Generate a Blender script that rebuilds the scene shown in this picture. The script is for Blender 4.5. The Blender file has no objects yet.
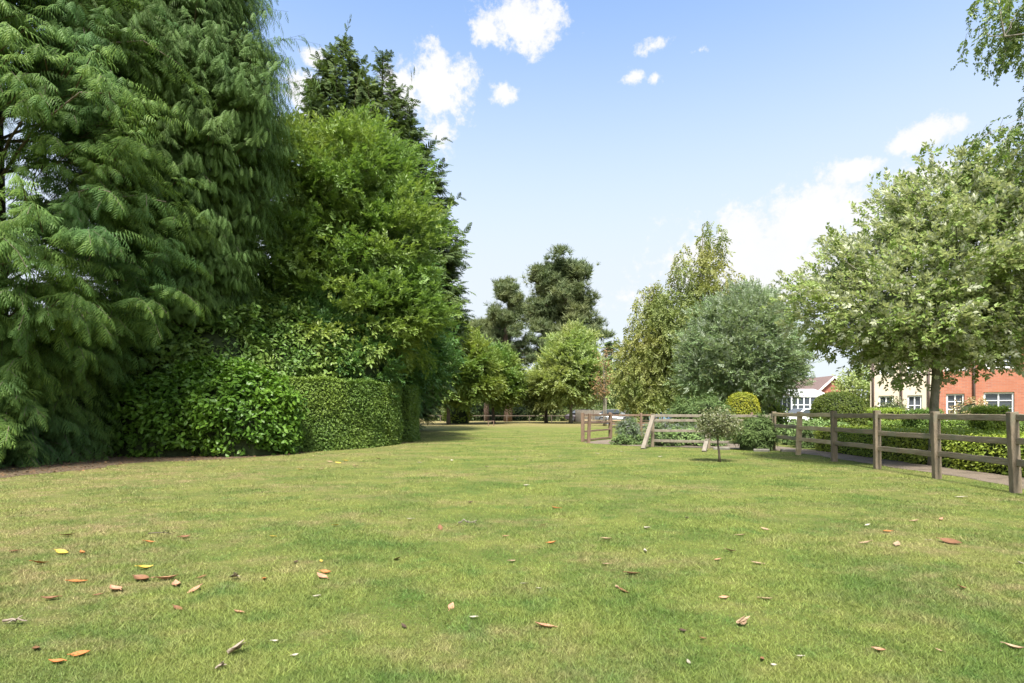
import bpy, bmesh, math, random
import numpy as np
from mathutils import Vector

# ------------------------------------------------------------------ camera, sky, sun, exposure
scene = bpy.context.scene
F, HOR, EYE = 569.0, 411.5, 1.2          # focal length in pixels, horizon row, eye height
cam_d = bpy.data.cameras.new('camera'); cam_d.sensor_width = 36.0; cam_d.lens = 20.0
cam_d.shift_y = (HOR - 341.5) / 1024.0
cam_d.clip_start = 0.05; cam_d.clip_end = 3000
cam = bpy.data.objects.new('camera', cam_d); scene.collection.objects.link(cam)
cam.location = (0, 0, EYE); cam.rotation_euler = (math.radians(90), 0, 0)
scene.camera = cam

SUN_EL, SUN_AZ = 58.0, 184.0             # azimuth clockwise from +Y (north): behind the camera, to the left
SUN_STRENGTH, SKY_STRENGTH, EXPOSURE = 4.2, 0.11, 1.45
sun_d = bpy.data.lights.new('sun', 'SUN'); sun_d.energy = SUN_STRENGTH; sun_d.angle = math.radians(8.0)
sun_d.color = (1.0, 0.95, 0.87)
sun = bpy.data.objects.new('sun', sun_d); scene.collection.objects.link(sun)
_az, _el = math.radians(SUN_AZ), math.radians(SUN_EL)
to_sun = Vector((math.sin(_az) * math.cos(_el), math.cos(_az) * math.cos(_el), math.sin(_el)))
sun.rotation_euler = to_sun.to_track_quat('Z', 'Y').to_euler()
sun.location = (0, -20, 40)

scene.view_settings.view_transform = 'Standard'
scene.view_settings.look = 'None'
scene.view_settings.exposure = EXPOSURE
scene.view_settings.gamma = 1.0
scene.view_settings.use_curve_mapping = False


def nn(nt, kind, **kw):
    n = nt.nodes.new(kind)
    for k, v in kw.items():
        if k == 'ins':
            for kk, vv in v.items():
                n.inputs[kk].default_value = vv
        else:
            setattr(n, k, v)
    return n


def make_world():
    w = bpy.data.worlds.new('World'); scene.world = w; w.use_nodes = True
    nt = w.node_tree; nt.nodes.clear(); L = nt.links.new
    out = nn(nt, 'ShaderNodeOutputWorld'); bg = nn(nt, 'ShaderNodeBackground')
    bg.inputs['Strength'].default_value = SKY_STRENGTH
    L(bg.outputs[0], out.inputs[0])
    sky = nn(nt, 'ShaderNodeTexSky', sky_type='NISHITA', sun_disc=False)
    sky.sun_elevation = _el; sky.sun_rotation = _az
    sky.air_density = 1.0; sky.dust_density = 1.2; sky.ozone_density = 1.6; sky.altitude = 50
    tc = nn(nt, 'ShaderNodeTexCoord')
    sep = nn(nt, 'ShaderNodeSeparateXYZ'); L(tc.outputs['Generated'], sep.inputs[0])
    # bright thin haze that whitens the sky towards the horizon
    hz = nn(nt, 'ShaderNodeMapRange', interpolation_type='SMOOTHSTEP')
    hz.inputs['From Min'].default_value = 0.68; hz.inputs['From Max'].default_value = 0.18
    hz.inputs['To Min'].default_value = 0.0; hz.inputs['To Max'].default_value = 0.93
    L(sep.outputs['Z'], hz.inputs['Value'])
    tint = nn(nt, 'ShaderNodeMix', data_type='RGBA', blend_type='MULTIPLY')
    tint.inputs[0].default_value = 1.0; tint.inputs[7].default_value = SKY_TINT
    L(sky.outputs[0], tint.inputs[6])
    hmix = nn(nt, 'ShaderNodeMix', data_type='RGBA')
    L(hz.outputs[0], hmix.inputs[0]); L(tint.outputs[2], hmix.inputs[6])
    hmix.inputs[7].default_value = HAZE_COL
    # fair-weather cumulus: soft blobs of sky directions, broken up by noise
    blobs = [(520, 22, 46, 24), (486, 30, 22, 13), (440, 86, 38, 32), (436, 137, 20, 18), (405, 95, 26, 24), (502, 95, 17, 13),
             (656, 45, 24, 13, .5), (630, 78, 20, 12, .5), (655, 79, 10, 8, .5), (700, 50, 30, 8, .9), (316, 58, 12, 8), (303, 97, 20, 20), (935, 131, 36, 14),
             (905, 143, 18, 8), (852, 172, 26, 11), (925, 178, 34, 14), (806, 226, 76, 36), (775, 268, 130, 54), (740, 230, 32, 23), (850, 212, 36, 16),
             (890, 262, 100, 50), (640, 300, 90, 30, .5),
             (-700, -300, 260, 140), (1700, -250, 260, 110), (1350, 120, 160, 60), (-500, 150, 220, 90)]
    noise = nn(nt, 'ShaderNodeTexNoise', ins={'Scale': 15.0, 'Detail': 9.0, 'Roughness': 0.62})
    L(tc.outputs['Generated'], noise.inputs['Vector'])
    prev = None
    for (px, py, rx, ry, *bias) in blobs:
        d = Vector(((px - 512) / F, 1.0, (HOR - py) / F)); ln = d.length; d.normalize()
        sub = nn(nt, 'ShaderNodeVectorMath', operation='SUBTRACT'); L(tc.outputs['Generated'], sub.inputs[0])
        sub.inputs[1].default_value = d
        mul = nn(nt, 'ShaderNodeVectorMath', operation='MULTIPLY'); L(sub.outputs[0], mul.inputs[0])
        k = F * ln
        mul.inputs[1].default_value = (k / rx, k / rx, k / ry)
        le = nn(nt, 'ShaderNodeVectorMath', operation='LENGTH'); L(mul.outputs[0], le.inputs[0])
        if bias:
            ad = nn(nt, 'ShaderNodeMath', operation='ADD'); L(le.outputs['Value'], ad.inputs[0]); ad.inputs[1].default_value = bias[0]; dist = ad.outputs[0]
        else:
            dist = le.outputs['Value']
        if prev is None:
            prev = dist
        else:
            m = nn(nt, 'ShaderNodeMath', operation='SMOOTH_MIN'); m.inputs[2].default_value = 0.10
            L(prev, m.inputs[0]); L(dist, m.inputs[1]); prev = m.outputs[0]
    # mask = smoothstep(1.15 - dist + 1.6*(noise-0.5))
    a = nn(nt, 'ShaderNodeMath', operation='MULTIPLY_ADD'); L(noise.outputs[0], a.inputs[0])
    a.inputs[1].default_value = 2.4; a.inputs[2].default_value = -1.2
    fine = nn(nt, 'ShaderNodeTexNoise', ins={'Scale': 70.0, 'Detail': 6.0, 'Roughness': 0.65}); L(tc.outputs['Generated'], fine.inputs['Vector'])
    a2 = nn(nt, 'ShaderNodeMath', operation='MULTIPLY_ADD'); L(fine.outputs[0], a2.inputs[0]); a2.inputs[1].default_value = 1.5; a2.inputs[2].default_value = -.75
    a3 = nn(nt, 'ShaderNodeMath', operation='ADD'); L(a.outputs[0], a3.inputs[0]); L(a2.outputs[0], a3.inputs[1])
    s = nn(nt, 'ShaderNodeMath', operation='SUBTRACT'); L(a3.outputs[0], s.inputs[0]); L(prev, s.inputs[1])
    mr = nn(nt, 'ShaderNodeMapRange', interpolation_type='SMOOTHSTEP')
    mr.inputs['From Min'].default_value = -1.12; mr.inputs['From Max'].default_value = -0.5
    L(s.outputs[0], mr.inputs['Value'])
    n2 = nn(nt, 'ShaderNodeTexNoise', ins={'Scale': 9.0, 'Detail': 5.0, 'Roughness': 0.6})
    L(tc.outputs['Generated'], n2.inputs['Vector'])
    cl = nn(nt, 'ShaderNodeMix', data_type='RGBA'); L(n2.outputs[0], cl.inputs[0])
    cl.inputs[6].default_value = CLOUD_A; cl.inputs[7].default_value = CLOUD_B
    fin = nn(nt, 'ShaderNodeMix', data_type='RGBA'); L(mr.outputs[0], fin.inputs[0])
    L(hmix.outputs[2], fin.inputs[6]); L(cl.outputs[2], fin.inputs[7])
    # added glow in the sky round the sun, out of view, as soft fill
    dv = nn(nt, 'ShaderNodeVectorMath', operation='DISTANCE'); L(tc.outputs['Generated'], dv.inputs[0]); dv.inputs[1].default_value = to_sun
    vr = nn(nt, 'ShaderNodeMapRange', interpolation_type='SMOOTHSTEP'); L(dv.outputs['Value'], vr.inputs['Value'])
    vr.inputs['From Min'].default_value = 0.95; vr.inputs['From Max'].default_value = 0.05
    fill_glow = nn(nt, 'ShaderNodeMix', data_type='RGBA'); L(vr.outputs[0], fill_glow.inputs[0]); L(fin.outputs[2], fill_glow.inputs[6]); fill_glow.inputs[7].default_value = FILL_GLOW_COL
    L(fill_glow.outputs[2], bg.inputs['Color'])


# radiances before the background strength
SKY_TINT = (1.06, 1.15, 1.2, 1)
HAZE_COL = (2.85, 3.03, 3.2, 1)
CLOUD_A = (3.1, 3.15, 3.22, 1); CLOUD_B = (3.6, 3.6, 3.62, 1)
FILL_GLOW_COL = (13.0, 12.7, 12.1, 1)          # added fill glow round the sun, unseen behind the camera
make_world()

# ------------------------------------------------------------------ helpers
rng = np.random.default_rng(7)
random.seed(7)
COL = scene.collection


def W(px, py=None, d=None, z=0.0):
    """photo pixel -> world point, on the ground when no depth is given"""
    if d is None:
        d = F * (EYE - z) / (py - HOR)
    x = (px - 512) / F * d
    if py is None:
        return np.array([x, d, z])
    return np.array([x, d, EYE + (HOR - py) / F * d])


class MB:
    def __init__(self):
        self.v = []; self.f = []; self.n = 0

    def add(self, V, Fa, mat=0, smooth=False):
        V = np.asarray(V, dtype=np.float64).reshape(-1, 3); Fa = np.asarray(Fa, dtype=np.int64)
        self.v.append(V); self.f.append((Fa + self.n, mat, smooth)); self.n += len(V)

    def tube(self, pts, rad, seg=6, mat=0, cap=True, smooth=True):
        pts = np.asarray(pts, float); n = len(pts)
        rad = np.broadcast_to(np.asarray(rad, float), (n,))
        t = np.gradient(pts, axis=0); t /= np.linalg.norm(t, axis=1)[:, None] + 1e-9
        ref = np.array([0, 0, 1.0]) if abs(t[0, 2]) < 0.8 else np.array([1.0, 0, 0])
        u = np.cross(t, ref); u /= np.linalg.norm(u, axis=1)[:, None] + 1e-9
        w = np.cross(t, u)
        a = np.linspace(0, 2 * np.pi, seg, endpoint=False)
        V = pts[:, None] + rad[:, None, None] * (np.cos(a)[None, :, None] * u[:, None] + np.sin(a)[None, :, None] * w[:, None])
        i = np.arange(n - 1)[:, None] * seg; j = np.arange(seg)[None]; jn = (j + 1) % seg
        Q = np.stack([i + j, i + jn, i + seg + jn, i + seg + j], -1).reshape(-1, 4)
        self.add(V.reshape(-1, 3), Q, mat, smooth)
        if cap:
            self.f.append((np.array([list(range(seg))[::-1]]) + self.n - n * seg, mat, False))
            self.f.append((np.array([list(range(seg))]) + self.n - seg, mat, False))

    def box(self, lo, hi, mat=0, ch=0.0, M=None, o=None):
        x0, y0, z0 = lo; x1, y1, z1 = hi
        if ch <= 0:
            V = np.array([[x0, y0, z0], [x1, y0, z0], [x1, y1, z0], [x0, y1, z0], [x0, y0, z1], [x1, y0, z1], [x1, y1, z1], [x0, y1, z1]])
            Q = [[3, 2, 1, 0], [4, 5, 6, 7], [0, 1, 5, 4], [1, 2, 6, 5], [2, 3, 7, 6], [3, 0, 4, 7]]
            if M is not None:
                V = V @ np.asarray(M).T
            if o is not None:
                V = V + o
            self.add(V, Q, mat); return
        bm = bmesh.new(); bmesh.ops.create_cube(bm, size=1)
        for v in bm.verts:
            v.co = Vector(((x0 + x1) / 2 + v.co.x * (x1 - x0), (y0 + y1) / 2 + v.co.y * (y1 - y0), (z0 + z1) / 2 + v.co.z * (z1 - z0)))
        bmesh.ops.bevel(bm, geom=bm.edges[:], offset=ch, segments=1, affect='EDGES')
        V = np.array([v.co[:] for v in bm.verts]); bm.verts.index_update()
        if M is not None:
            V = V @ np.asarray(M).T
        if o is not None:
            V = V + o
        base = self.n; self.v.append(V); self.n += len(V)
        for f in bm.faces:
            self.f.append((np.array([[v.index for v in f.verts]]) + base, mat, False))
        bm.free()

    def build(self, name, mats, parent=None, loc=(0, 0, 0), label=None):
        V = np.concatenate(self.v)
        me = bpy.data.meshes.new(name)
        me.vertices.add(len(V)); me.vertices.foreach_set('co', V.astype(np.float32).ravel())
        loops = np.concatenate([f.ravel() for f, _, _ in self.f])
        tot = np.concatenate([np.full(len(f), f.shape[1]) for f, _, _ in self.f])
        mi = np.concatenate([np.full(len(f), m) for f, m, _ in self.f])
        sm = np.concatenate([np.full(len(f), s) for f, _, s in self.f])
        me.loops.add(len(loops)); me.loops.foreach_set('vertex_index', loops.astype(np.int32))
        me.polygons.add(len(tot))
        me.polygons.foreach_set('loop_start', np.concatenate([[0], np.cumsum(tot)[:-1]]).astype(np.int32))
        me.polygons.foreach_set('loop_total', tot.astype(np.int32))
        me.polygons.foreach_set('material_index', mi.astype(np.int32))
        me.polygons.foreach_set('use_smooth', sm.astype(bool))
        me.update(calc_edges=True)
        for m in (mats if isinstance(mats, (list, tuple)) else [mats]):
            me.materials.append(m)
        o = bpy.data.objects.new(name, me); COL.objects.link(o)
        if parent is not None:
            o.parent = parent
        o.location = loc
        if label:
            o['label'] = label
        return o


def tag(o, label=None, cat=None, group=None, kind=None):
    if label: o['label'] = label
    if cat: o['category'] = cat
    if group: o['group'] = group
    if kind: o['kind'] = kind
    return o


def thing(name, label, cat, loc=(0, 0, 0), rz=0.0, group=None):
    o = bpy.data.objects.new(name, None); COL.objects.link(o)
    o.empty_display_size = 0.2
    o.location = loc; o.rotation_euler = (0, 0, rz)
    return tag(o, label, cat, group)


def kids(o):
    return [c for c in bpy.data.objects if c.parent == o]


def copy_tree(src, loc, rz=0.0, scale=1.0, label=None, group=None):
    def rec(o, par):
        c = o.copy(); COL.objects.link(c); c.parent = par
        for ch in kids(o):
            rec(ch, c)
        return c
    r = rec(src, None); r.location = loc; r.rotation_euler = (0, 0, rz)
    r.scale = (scale,) * 3 if np.isscalar(scale) else scale
    if label: r['label'] = label
    if group: r['group'] = group
    return r


def unit(a):
    return a / (np.linalg.norm(a, axis=-1, keepdims=True) + 1e-9)


def scatter(mb, T, TF, pos, d, up, size, mat=0, smooth=False):
    """copies of template (verts T, faces TF; y forward, z normal) at pos along d"""
    d = unit(d); x = unit(np.cross(d, up)); z = np.cross(x, d)
    size = np.asarray(size, float)
    if size.ndim == 1:
        size = np.repeat(size[:, None], 3, 1)
    V = pos[:, None] + (T[None, :, 0, None] * size[:, None, 0:1]) * x[:, None] + (T[None, :, 1, None] * size[:, None, 1:2]) * d[:, None] \
        + (T[None, :, 2, None] * size[:, None, 2:3]) * z[:, None]
    n = len(T)
    FF = (TF[None] + (np.arange(len(pos)) * n)[:, None, None]).reshape(-1, TF.shape[1])
    mb.add(V.reshape(-1, 3), FF, mat, smooth)


# leaf templates: y from stalk to tip, unit length
LEAF = (np.array([[0, 0, 0], [.24, .42, .06], [0, .5, -.02], [-.24, .42, .06], [0, 1, -.12]], float),
        np.array([[0, 1, 2, 2], [0, 2, 3, 3]]))
LEAF_T = np.array([[0, 0, 0], [.25, .38, .07], [.2, .68, .05], [0, 1, -.14], [-.2, .68, .05], [-.25, .38, .07], [0, .5, -.02]], float)
LEAF_F = np.array([[0, 1, 2, 6], [6, 2, 3, 3], [0, 6, 4, 5], [6, 3, 4, 4]])
OVAL = (LEAF_T, np.array([[0, 1, 2, 6], [6, 2, 3, 4], [0, 6, 4, 5]]))
CARD = (np.array([[0, 0, 0], [.3, .45, .05], [0, 1, -.1], [-.3, .55, .05]], float), np.array([[0, 1, 2, 3]]))
LONG = (np.array([[0, 0, 0], [.13, .35, .03], [.12, .7, 0], [0, 1, -.1], [-.12, .7, 0], [-.13, .35, .03]], float),
        np.array([[0, 1, 4, 5], [1, 2, 3, 4]]))


def sprig(n=9, ll=.34, wide=1.0, cup=.25, ang=55, seed=0):
    """a leafy shoot, unit length: leaves in a spiral along a thin stalk, fanned out at the tip"""
    r = np.random.default_rng(seed); V = []; Q = []
    for i in range(n):
        y = .15 + .8 * i / (n - 1); sd = 1 if i % 2 else -1
        a = math.radians(ang * (1.15 - .75 * y) * r.uniform(.7, 1.2)) * sd; el = r.normal(.1, .35)
        d = np.array([math.sin(a) * math.cos(el), math.cos(a) * math.cos(el), math.sin(el)])
        up = unit(np.array([r.normal(0, .35), r.normal(0, .3) - .2, 1.0])); x = unit(np.cross(d, up)); z = np.cross(x, d)
        l = ll * r.uniform(.75, 1.2); b = len(V); T = LEAF[0]
        for t in T:
            V.append(np.array([0, y, -.1 * y * y]) + l * (t[0] * wide * x + t[1] * d + t[2] * z))
        Q += [[b, b + 1, b + 2, b + 2], [b, b + 2, b + 3, b + 3]] if False else [[b, b + 1, b + 4, b + 3]]
    b = len(V); V += [[-.008, -.1, 0], [.008, -.1, 0], [.004, .95, -.09], [-.004, .95, -.09]]; Q.append([b, b + 1, b + 2, b + 3])
    return np.array(V, float), np.array(Q)


def frond(pairs=9, droop=0.35, llen=0.42, wid=0.02, ang=48, leaf_droop=0.9):
    """flat spray: an arching stalk with narrow shoots on both sides that bend over and hang like a fringe"""
    V = []; Q = []
    for j in range(pairs):
        y = 0.06 + 0.90 * j / (pairs - 1)
        l = llen * (1 - 0.8 * ((y - 0.25) / 0.75) ** 2 if y > 0.25 else 0.65 + 0.35 * y / 0.25)
        for s in (-1, 1):
            a = math.radians(ang * (1.0 - 0.35 * y)) ; yy = y + (.03 if s > 0 else -.02)
            dx, dy = s * math.sin(a), math.cos(a); nx, ny = -dy, dx; b = len(V)
            for t, w in ((0, .8), (.5, 1.2), (1.0, .2)):
                px, py = dx * l * t * (1 - .18 * t), yy + dy * l * t
                pz = -droop * y * y - leaf_droop * l * t * t
                V.append([px + nx * wid * w, py + ny * wid * w, pz]); V.append([px - nx * wid * w, py - ny * wid * w, pz])
            Q += [[b + 2 * k, b + 2 * k + 1, b + 2 * k + 3, b + 2 * k + 2] for k in range(2)]
    b = len(V)
    for y, w in ((0, .01), (.5, .012), (1.08, .018)):
        V.append([w, y, -droop * y * y + .004]); V.append([-w, y, -droop * y * y + .004])
    Q += [[b, b + 1, b + 3, b + 2], [b + 2, b + 3, b + 5, b + 4]]
    return np.array(V, float), np.array(Q)


def tuft(n=16, seed=1):
    r = np.random.default_rng(seed); V = []; Q = []
    for i in range(n):
        d = unit(np.array([r.normal(0, .75), 0.75 + r.normal(0, .35), r.normal(0, .75)]))
        x = unit(np.cross(d, r.normal(size=3))); L = r.uniform(.7, 1.1); b = len(V)
        V += [-x * .045, x * .045, d * L + x * .02, d * L - x * .02]
        Q.append([b, b + 1, b + 2, b + 3])
    return np.array(V), np.array(Q)


# ------------------------------------------------------------------ materials
def new_mat(name):
    m = bpy.data.materials.new(name); m.use_nodes = True
    nt = m.node_tree; nt.nodes.clear()
    out = nn(nt, 'ShaderNodeOutputMaterial')
    return m, nt, out


def rgba(c):
    return (c[0], c[1], c[2], 1.0)


def mixc(nt, fac, a, b, blend='MIX'):
    m = nn(nt, 'ShaderNodeMix', data_type='RGBA', blend_type=blend)
    for i, v in ((0, fac), (6, a), (7, b)):
        if hasattr(v, 'is_linked'):
            nt.links.new(v, m.inputs[i])
        elif i == 0:
            m.inputs[0].default_value = v
        else:
            m.inputs[i].default_value = rgba(v)
    return m.outputs[2]


def noise_fac(nt, scale, lo=0.4, hi=0.6, detail=3.0, rough=0.6, vec=None, stretch=None):
    if vec is None:
        g = nn(nt, 'ShaderNodeNewGeometry'); vec = g.outputs['Position']
    if stretch:
        vm = nn(nt, 'ShaderNodeVectorMath', operation='MULTIPLY'); nt.links.new(vec, vm.inputs[0])
        vm.inputs[1].default_value = stretch; vec = vm.outputs[0]
    n = nn(nt, 'ShaderNodeTexNoise', ins={'Scale': scale, 'Detail': detail, 'Roughness': rough})
    nt.links.new(vec, n.inputs['Vector'])
    r = nn(nt, 'ShaderNodeMapRange'); r.inputs['From Min'].default_value = lo; r.inputs['From Max'].default_value = hi
    nt.links.new(n.outputs[0], r.inputs['Value'])
    return r.outputs[0]


def leaf_mat(name, a, b, c=None, cs=0.6, trans=0.3, rough=0.5, spec=0.35, under=None, tint=1.3, gain=1.12):
    """a/b vary leaf by leaf, c in patches of growth; under: colour of the leaf's underside"""
    m, nt, out = new_mat(name); L = nt.links.new
    geo = nn(nt, 'ShaderNodeNewGeometry')
    a, b, c, under = [None if q is None else tuple(v * k for v in q) for q, k in ((a, gain), (b, gain), (c, gain), (under, 1.0))]
    col = mixc(nt, geo.outputs['Random Per Island'], a, b)
    if c is not None:
        f = noise_fac(nt, cs, 0.42, 0.66)
        col = mixc(nt, f, col, c)
    if under is not None:
        col = mixc(nt, geo.outputs['Backfacing'], col, under)
    p = nn(nt, 'ShaderNodeBsdfPrincipled'); L(col, p.inputs['Base Color'])
    p.inputs['Roughness'].default_value = rough; p.inputs['Specular IOR Level'].default_value = spec
    t = nn(nt, 'ShaderNodeBsdfTranslucent')
    tc = mixc(nt, 1.0, col, (tint, tint * 1.05, tint * 0.55), 'MULTIPLY'); L(tc, t.inputs[0])
    mx = nn(nt, 'ShaderNodeMixShader'); mx.inputs[0].default_value = trans
    L(p.outputs[0], mx.inputs[1]); L(t.outputs[0], mx.inputs[2]); L(mx.outputs[0], out.inputs[0])
    return m


def rough_mat(name, a, b, scale=8, rough=0.85, stretch=None, c=None, cscale=1.0, bump=0.3, bscale=None, lo=0.35, hi=0.65, local=False, spec=0.3):
    m, nt, out = new_mat(name); L = nt.links.new
    vec = None
    if local:
        vec = nn(nt, 'ShaderNodeTexCoord').outputs['Object']
    f = noise_fac(nt, scale, lo, hi, 5, .65, vec, stretch); col = mixc(nt, f, a, b)
    if c is not None:
        col = mixc(nt, noise_fac(nt, cscale, .5, .68, 4, .6, vec), col, c)
    p = nn(nt, 'ShaderNodeBsdfPrincipled'); L(col, p.inputs['Base Color']); p.inputs['Roughness'].default_value = rough
    p.inputs['Specular IOR Level'].default_value = spec
    if bump:
        bp = nn(nt, 'ShaderNodeBump'); bp.inputs['Strength'].default_value = bump; bp.inputs['Distance'].default_value = 0.02
        L(noise_fac(nt, bscale or scale * 2, .2, .8, 6, .7, vec, stretch), bp.inputs['Height']); L(bp.outputs[0], p.inputs['Normal'])
    L(p.outputs[0], out.inputs[0])
    return m


def plain(name, c, rough=0.5, metal=0.0, spec=0.5):
    m, nt, out = new_mat(name)
    p = nn(nt, 'ShaderNodeBsdfPrincipled'); p.inputs['Base Color'].default_value = rgba(c)
    p.inputs['Roughness'].default_value = rough; p.inputs['Metallic'].default_value = metal
    p.inputs['Specular IOR Level'].default_value = spec
    nt.links.new(p.outputs[0], out.inputs[0])
    return m


GRASS_DRY = (0.285, 0.225, 0.105)


def lawn_colour(nt, dark=1.0):
    """shared by the turf sheet and by the blades so that worn patches line up"""
    L = nt.links.new
    geo = nn(nt, 'ShaderNodeNewGeometry'); P = geo.outputs['Position']
    sep = nn(nt, 'ShaderNodeSeparateXYZ'); L(P, sep.inputs[0])
    k = dark
    g1 = (0.088 * k, 0.150 * k, 0.022 * k); g2 = (0.185 * k, 0.222 * k, 0.042 * k)
    dry = tuple(v * k for v in GRASS_DRY); lush = (0.072 * k, 0.155 * k, 0.024 * k)
    col = mixc(nt, noise_fac(nt, 0.9, .40, .58, 6, .7, P), g1, g2)
    col = mixc(nt, noise_fac(nt, 2.2, .54, .72, 4, .6, P), col, lush)
    # dryness: patchy everywhere, stronger by the conifers on the left and on the far field
    pat = noise_fac(nt, 0.5, .47, .62, 6, .72, P, (.75, 1.25, 1))
    pat2 = noise_fac(nt, 4.0, .42, .62, 5, .7, P)
    lx = nn(nt, 'ShaderNodeMapRange', interpolation_type='SMOOTHSTEP'); L(sep.outputs['X'], lx.inputs['Value'])
    lx.inputs['From Min'].default_value = 0.5; lx.inputs['From Max'].default_value = -8.0
    lx.inputs['To Min'].default_value = 0.04; lx.inputs['To Max'].default_value = 0.5
    fy = nn(nt, 'ShaderNodeMapRange', interpolation_type='SMOOTHSTEP'); L(sep.outputs['Y'], fy.inputs['Value'])
    fy.inputs['From Min'].default_value = 38; fy.inputs['From Max'].default_value = 52
    fy.inputs['To Max'].default_value = 0.75
    a = nn(nt, 'ShaderNodeMath', operation='MULTIPLY_ADD'); L(pat, a.inputs[0]); a.inputs[1].default_value = 0.72; L(lx.outputs[0], a.inputs[2])
    b = nn(nt, 'ShaderNodeMath', operation='MULTIPLY'); L(a.outputs[0], b.inputs[0])
    c = nn(nt, 'ShaderNodeMath', operation='MULTIPLY_ADD'); L(pat2, c.inputs[0]); c.inputs[1].default_value = 0.8; c.inputs[2].default_value = 0.3
    L(c.outputs[0], b.inputs[1])
    d = nn(nt, 'ShaderNodeMath', operation='ADD', use_clamp=True); L(b.outputs[0], d.inputs[0]); L(fy.outputs[0], d.inputs[1])
    return mixc(nt, d.outputs[0], col, dry), geo


def lawn_mat():
    m, nt, out = new_mat('turf'); L = nt.links.new
    col, geo = lawn_colour(nt, 0.85)
    col = mixc(nt, noise_fac(nt, 38, .35, .7, 4, .7), col, (0.10, 0.10, 0.035))
    p = nn(nt, 'ShaderNodeBsdfPrincipled'); L(col, p.inputs['Base Color']); p.inputs['Roughness'].default_value = 0.95
    p.inputs['Specular IOR Level'].default_value = 0.1
    bp = nn(nt, 'ShaderNodeBump'); bp.inputs['Strength'].default_value = 0.7; bp.inputs['Distance'].default_value = 0.04
    L(noise_fac(nt, 26, .2, .8, 6, .75), bp.inputs['Height']); L(bp.outputs[0], p.inputs['Normal'])
    L(p.outputs[0], out.inputs[0]); return m


def blade_mat():
    m, nt, out = new_mat('grass_blades'); L = nt.links.new
    col, geo = lawn_colour(nt, 1.12)
    hs = nn(nt, 'ShaderNodeHueSaturation'); L(col, hs.inputs['Color']); hs.inputs['Saturation'].default_value = 0.95; hs.inputs['Hue'].default_value = 0.503
    r = nn(nt, 'ShaderNodeMapRange'); L(geo.outputs['Random Per Island'], r.inputs['Value'])
    r.inputs['To Min'].default_value = 0.5; r.inputs['To Max'].default_value = 1.45
    L(r.outputs[0], hs.inputs['Value'])
    p = nn(nt, 'ShaderNodeBsdfPrincipled'); L(hs.outputs[0], p.inputs['Base Color']); p.inputs['Roughness'].default_value = 0.6
    p.inputs['Specular IOR Level'].default_value = 0.25
    t = nn(nt, 'ShaderNodeBsdfTranslucent'); L(hs.outputs[0], t.inputs[0])
    mx = nn(nt, 'ShaderNodeMixShader'); mx.inputs[0].default_value = 0.3
    L(p.outputs[0], mx.inputs[1]); L(t.outputs[0], mx.inputs[2]); L(mx.outputs[0], out.inputs[0])
    return m


def brick_mat(name, a, b, mortar, scale=1.0):
    m, nt, out = new_mat(name); L = nt.links.new
    tc = nn(nt, 'ShaderNodeTexCoord'); sep = nn(nt, 'ShaderNodeSeparateXYZ'); L(tc.outputs['Object'], sep.inputs[0])
    ad = nn(nt, 'ShaderNodeMath', operation='ADD'); L(sep.outputs['X'], ad.inputs[0]); L(sep.outputs['Y'], ad.inputs[1])
    cmb = nn(nt, 'ShaderNodeCombineXYZ'); L(ad.outputs[0], cmb.inputs[0]); L(sep.outputs['Z'], cmb.inputs[1])
    br = nn(nt, 'ShaderNodeTexBrick'); L(cmb.outputs[0], br.inputs['Vector'])
    br.inputs['Color1'].default_value = rgba(a); br.inputs['Color2'].default_value = rgba(b); br.inputs['Mortar'].default_value = rgba(mortar)
    br.inputs['Scale'].default_value = 1.0; br.inputs['Brick Width'].default_value = 0.225; br.inputs['Row Height'].default_value = 0.075
    br.inputs['Mortar Size'].default_value = 0.006; br.inputs['Bias'].default_value = -0.1
    col = mixc(nt, noise_fac(nt, .8, .4, .75), br.outputs[0], tuple(v * .8 for v in a))
    p = nn(nt, 'ShaderNodeBsdfPrincipled'); L(col, p.inputs['Base Color']); p.inputs['Roughness'].default_value = 0.9
    L(p.outputs[0], out.inputs[0]); return m


M = {}
M['turf'] = lawn_mat(); M['blade'] = blade_mat()
M['soil'] = rough_mat('bare_soil', (.06, .042, .026), (.11, .078, .048), 9, c=(.14, .10, .055), cscale=9, bump=.8)
M['gravel'] = rough_mat('gravel', (.115, .09, .065), (.215, .172, .13), 60, c=(.095, .078, .055), cscale=2.5, bump=.8, bscale=90)
M['tarmac'] = rough_mat('tarmac', (.10, .10, .10), (.14, .14, .135), 5)
M['bark'] = rough_mat('bark', (.06, .046, .034), (.12, .095, .07), 9, stretch=(1, 1, .25), bump=.8)
M['bark_red'] = rough_mat('reddish_bark', (.10, .065, .045), (.18, .12, .09), 6, stretch=(1, 1, .3), bump=.8)
M['bark_grey'] = rough_mat('grey_bark', (.12, .11, .085), (.22, .20, .16), 14, stretch=(1, 1, .5), c=(.09, .11, .05), cscale=4, bump=.5)
M['bark_birch'] = rough_mat('birch_bark', (.20, .18, .15), (.34, .31, .27), 5, c=(.08, .07, .06), cscale=5, stretch=(1, 1, 2), bump=.2)
M['twig'] = rough_mat('dead_twig', (.16, .12, .09), (.3, .25, .2), 10, bump=.2)
M['wood'] = rough_mat('weathered_oak', (.12, .094, .063), (.235, .188, .13), 7, stretch=(1, 1, .22), c=(.12, .12, .085), cscale=3.2, bump=.6, bscale=30, local=True)
M['rail'] = rough_mat('weathered_rail', (.15, .12, .082), (.275, .225, .158), 5, stretch=(.3, .3, 2.5), c=(.16, .16, .11), cscale=2.2, bump=.6, bscale=20)
M['wood_new'] = rough_mat('fresh_oak', (.36, .27, .16), (.5, .40, .26), 6, stretch=(.4, .4, 1.5), bump=.3)
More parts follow.
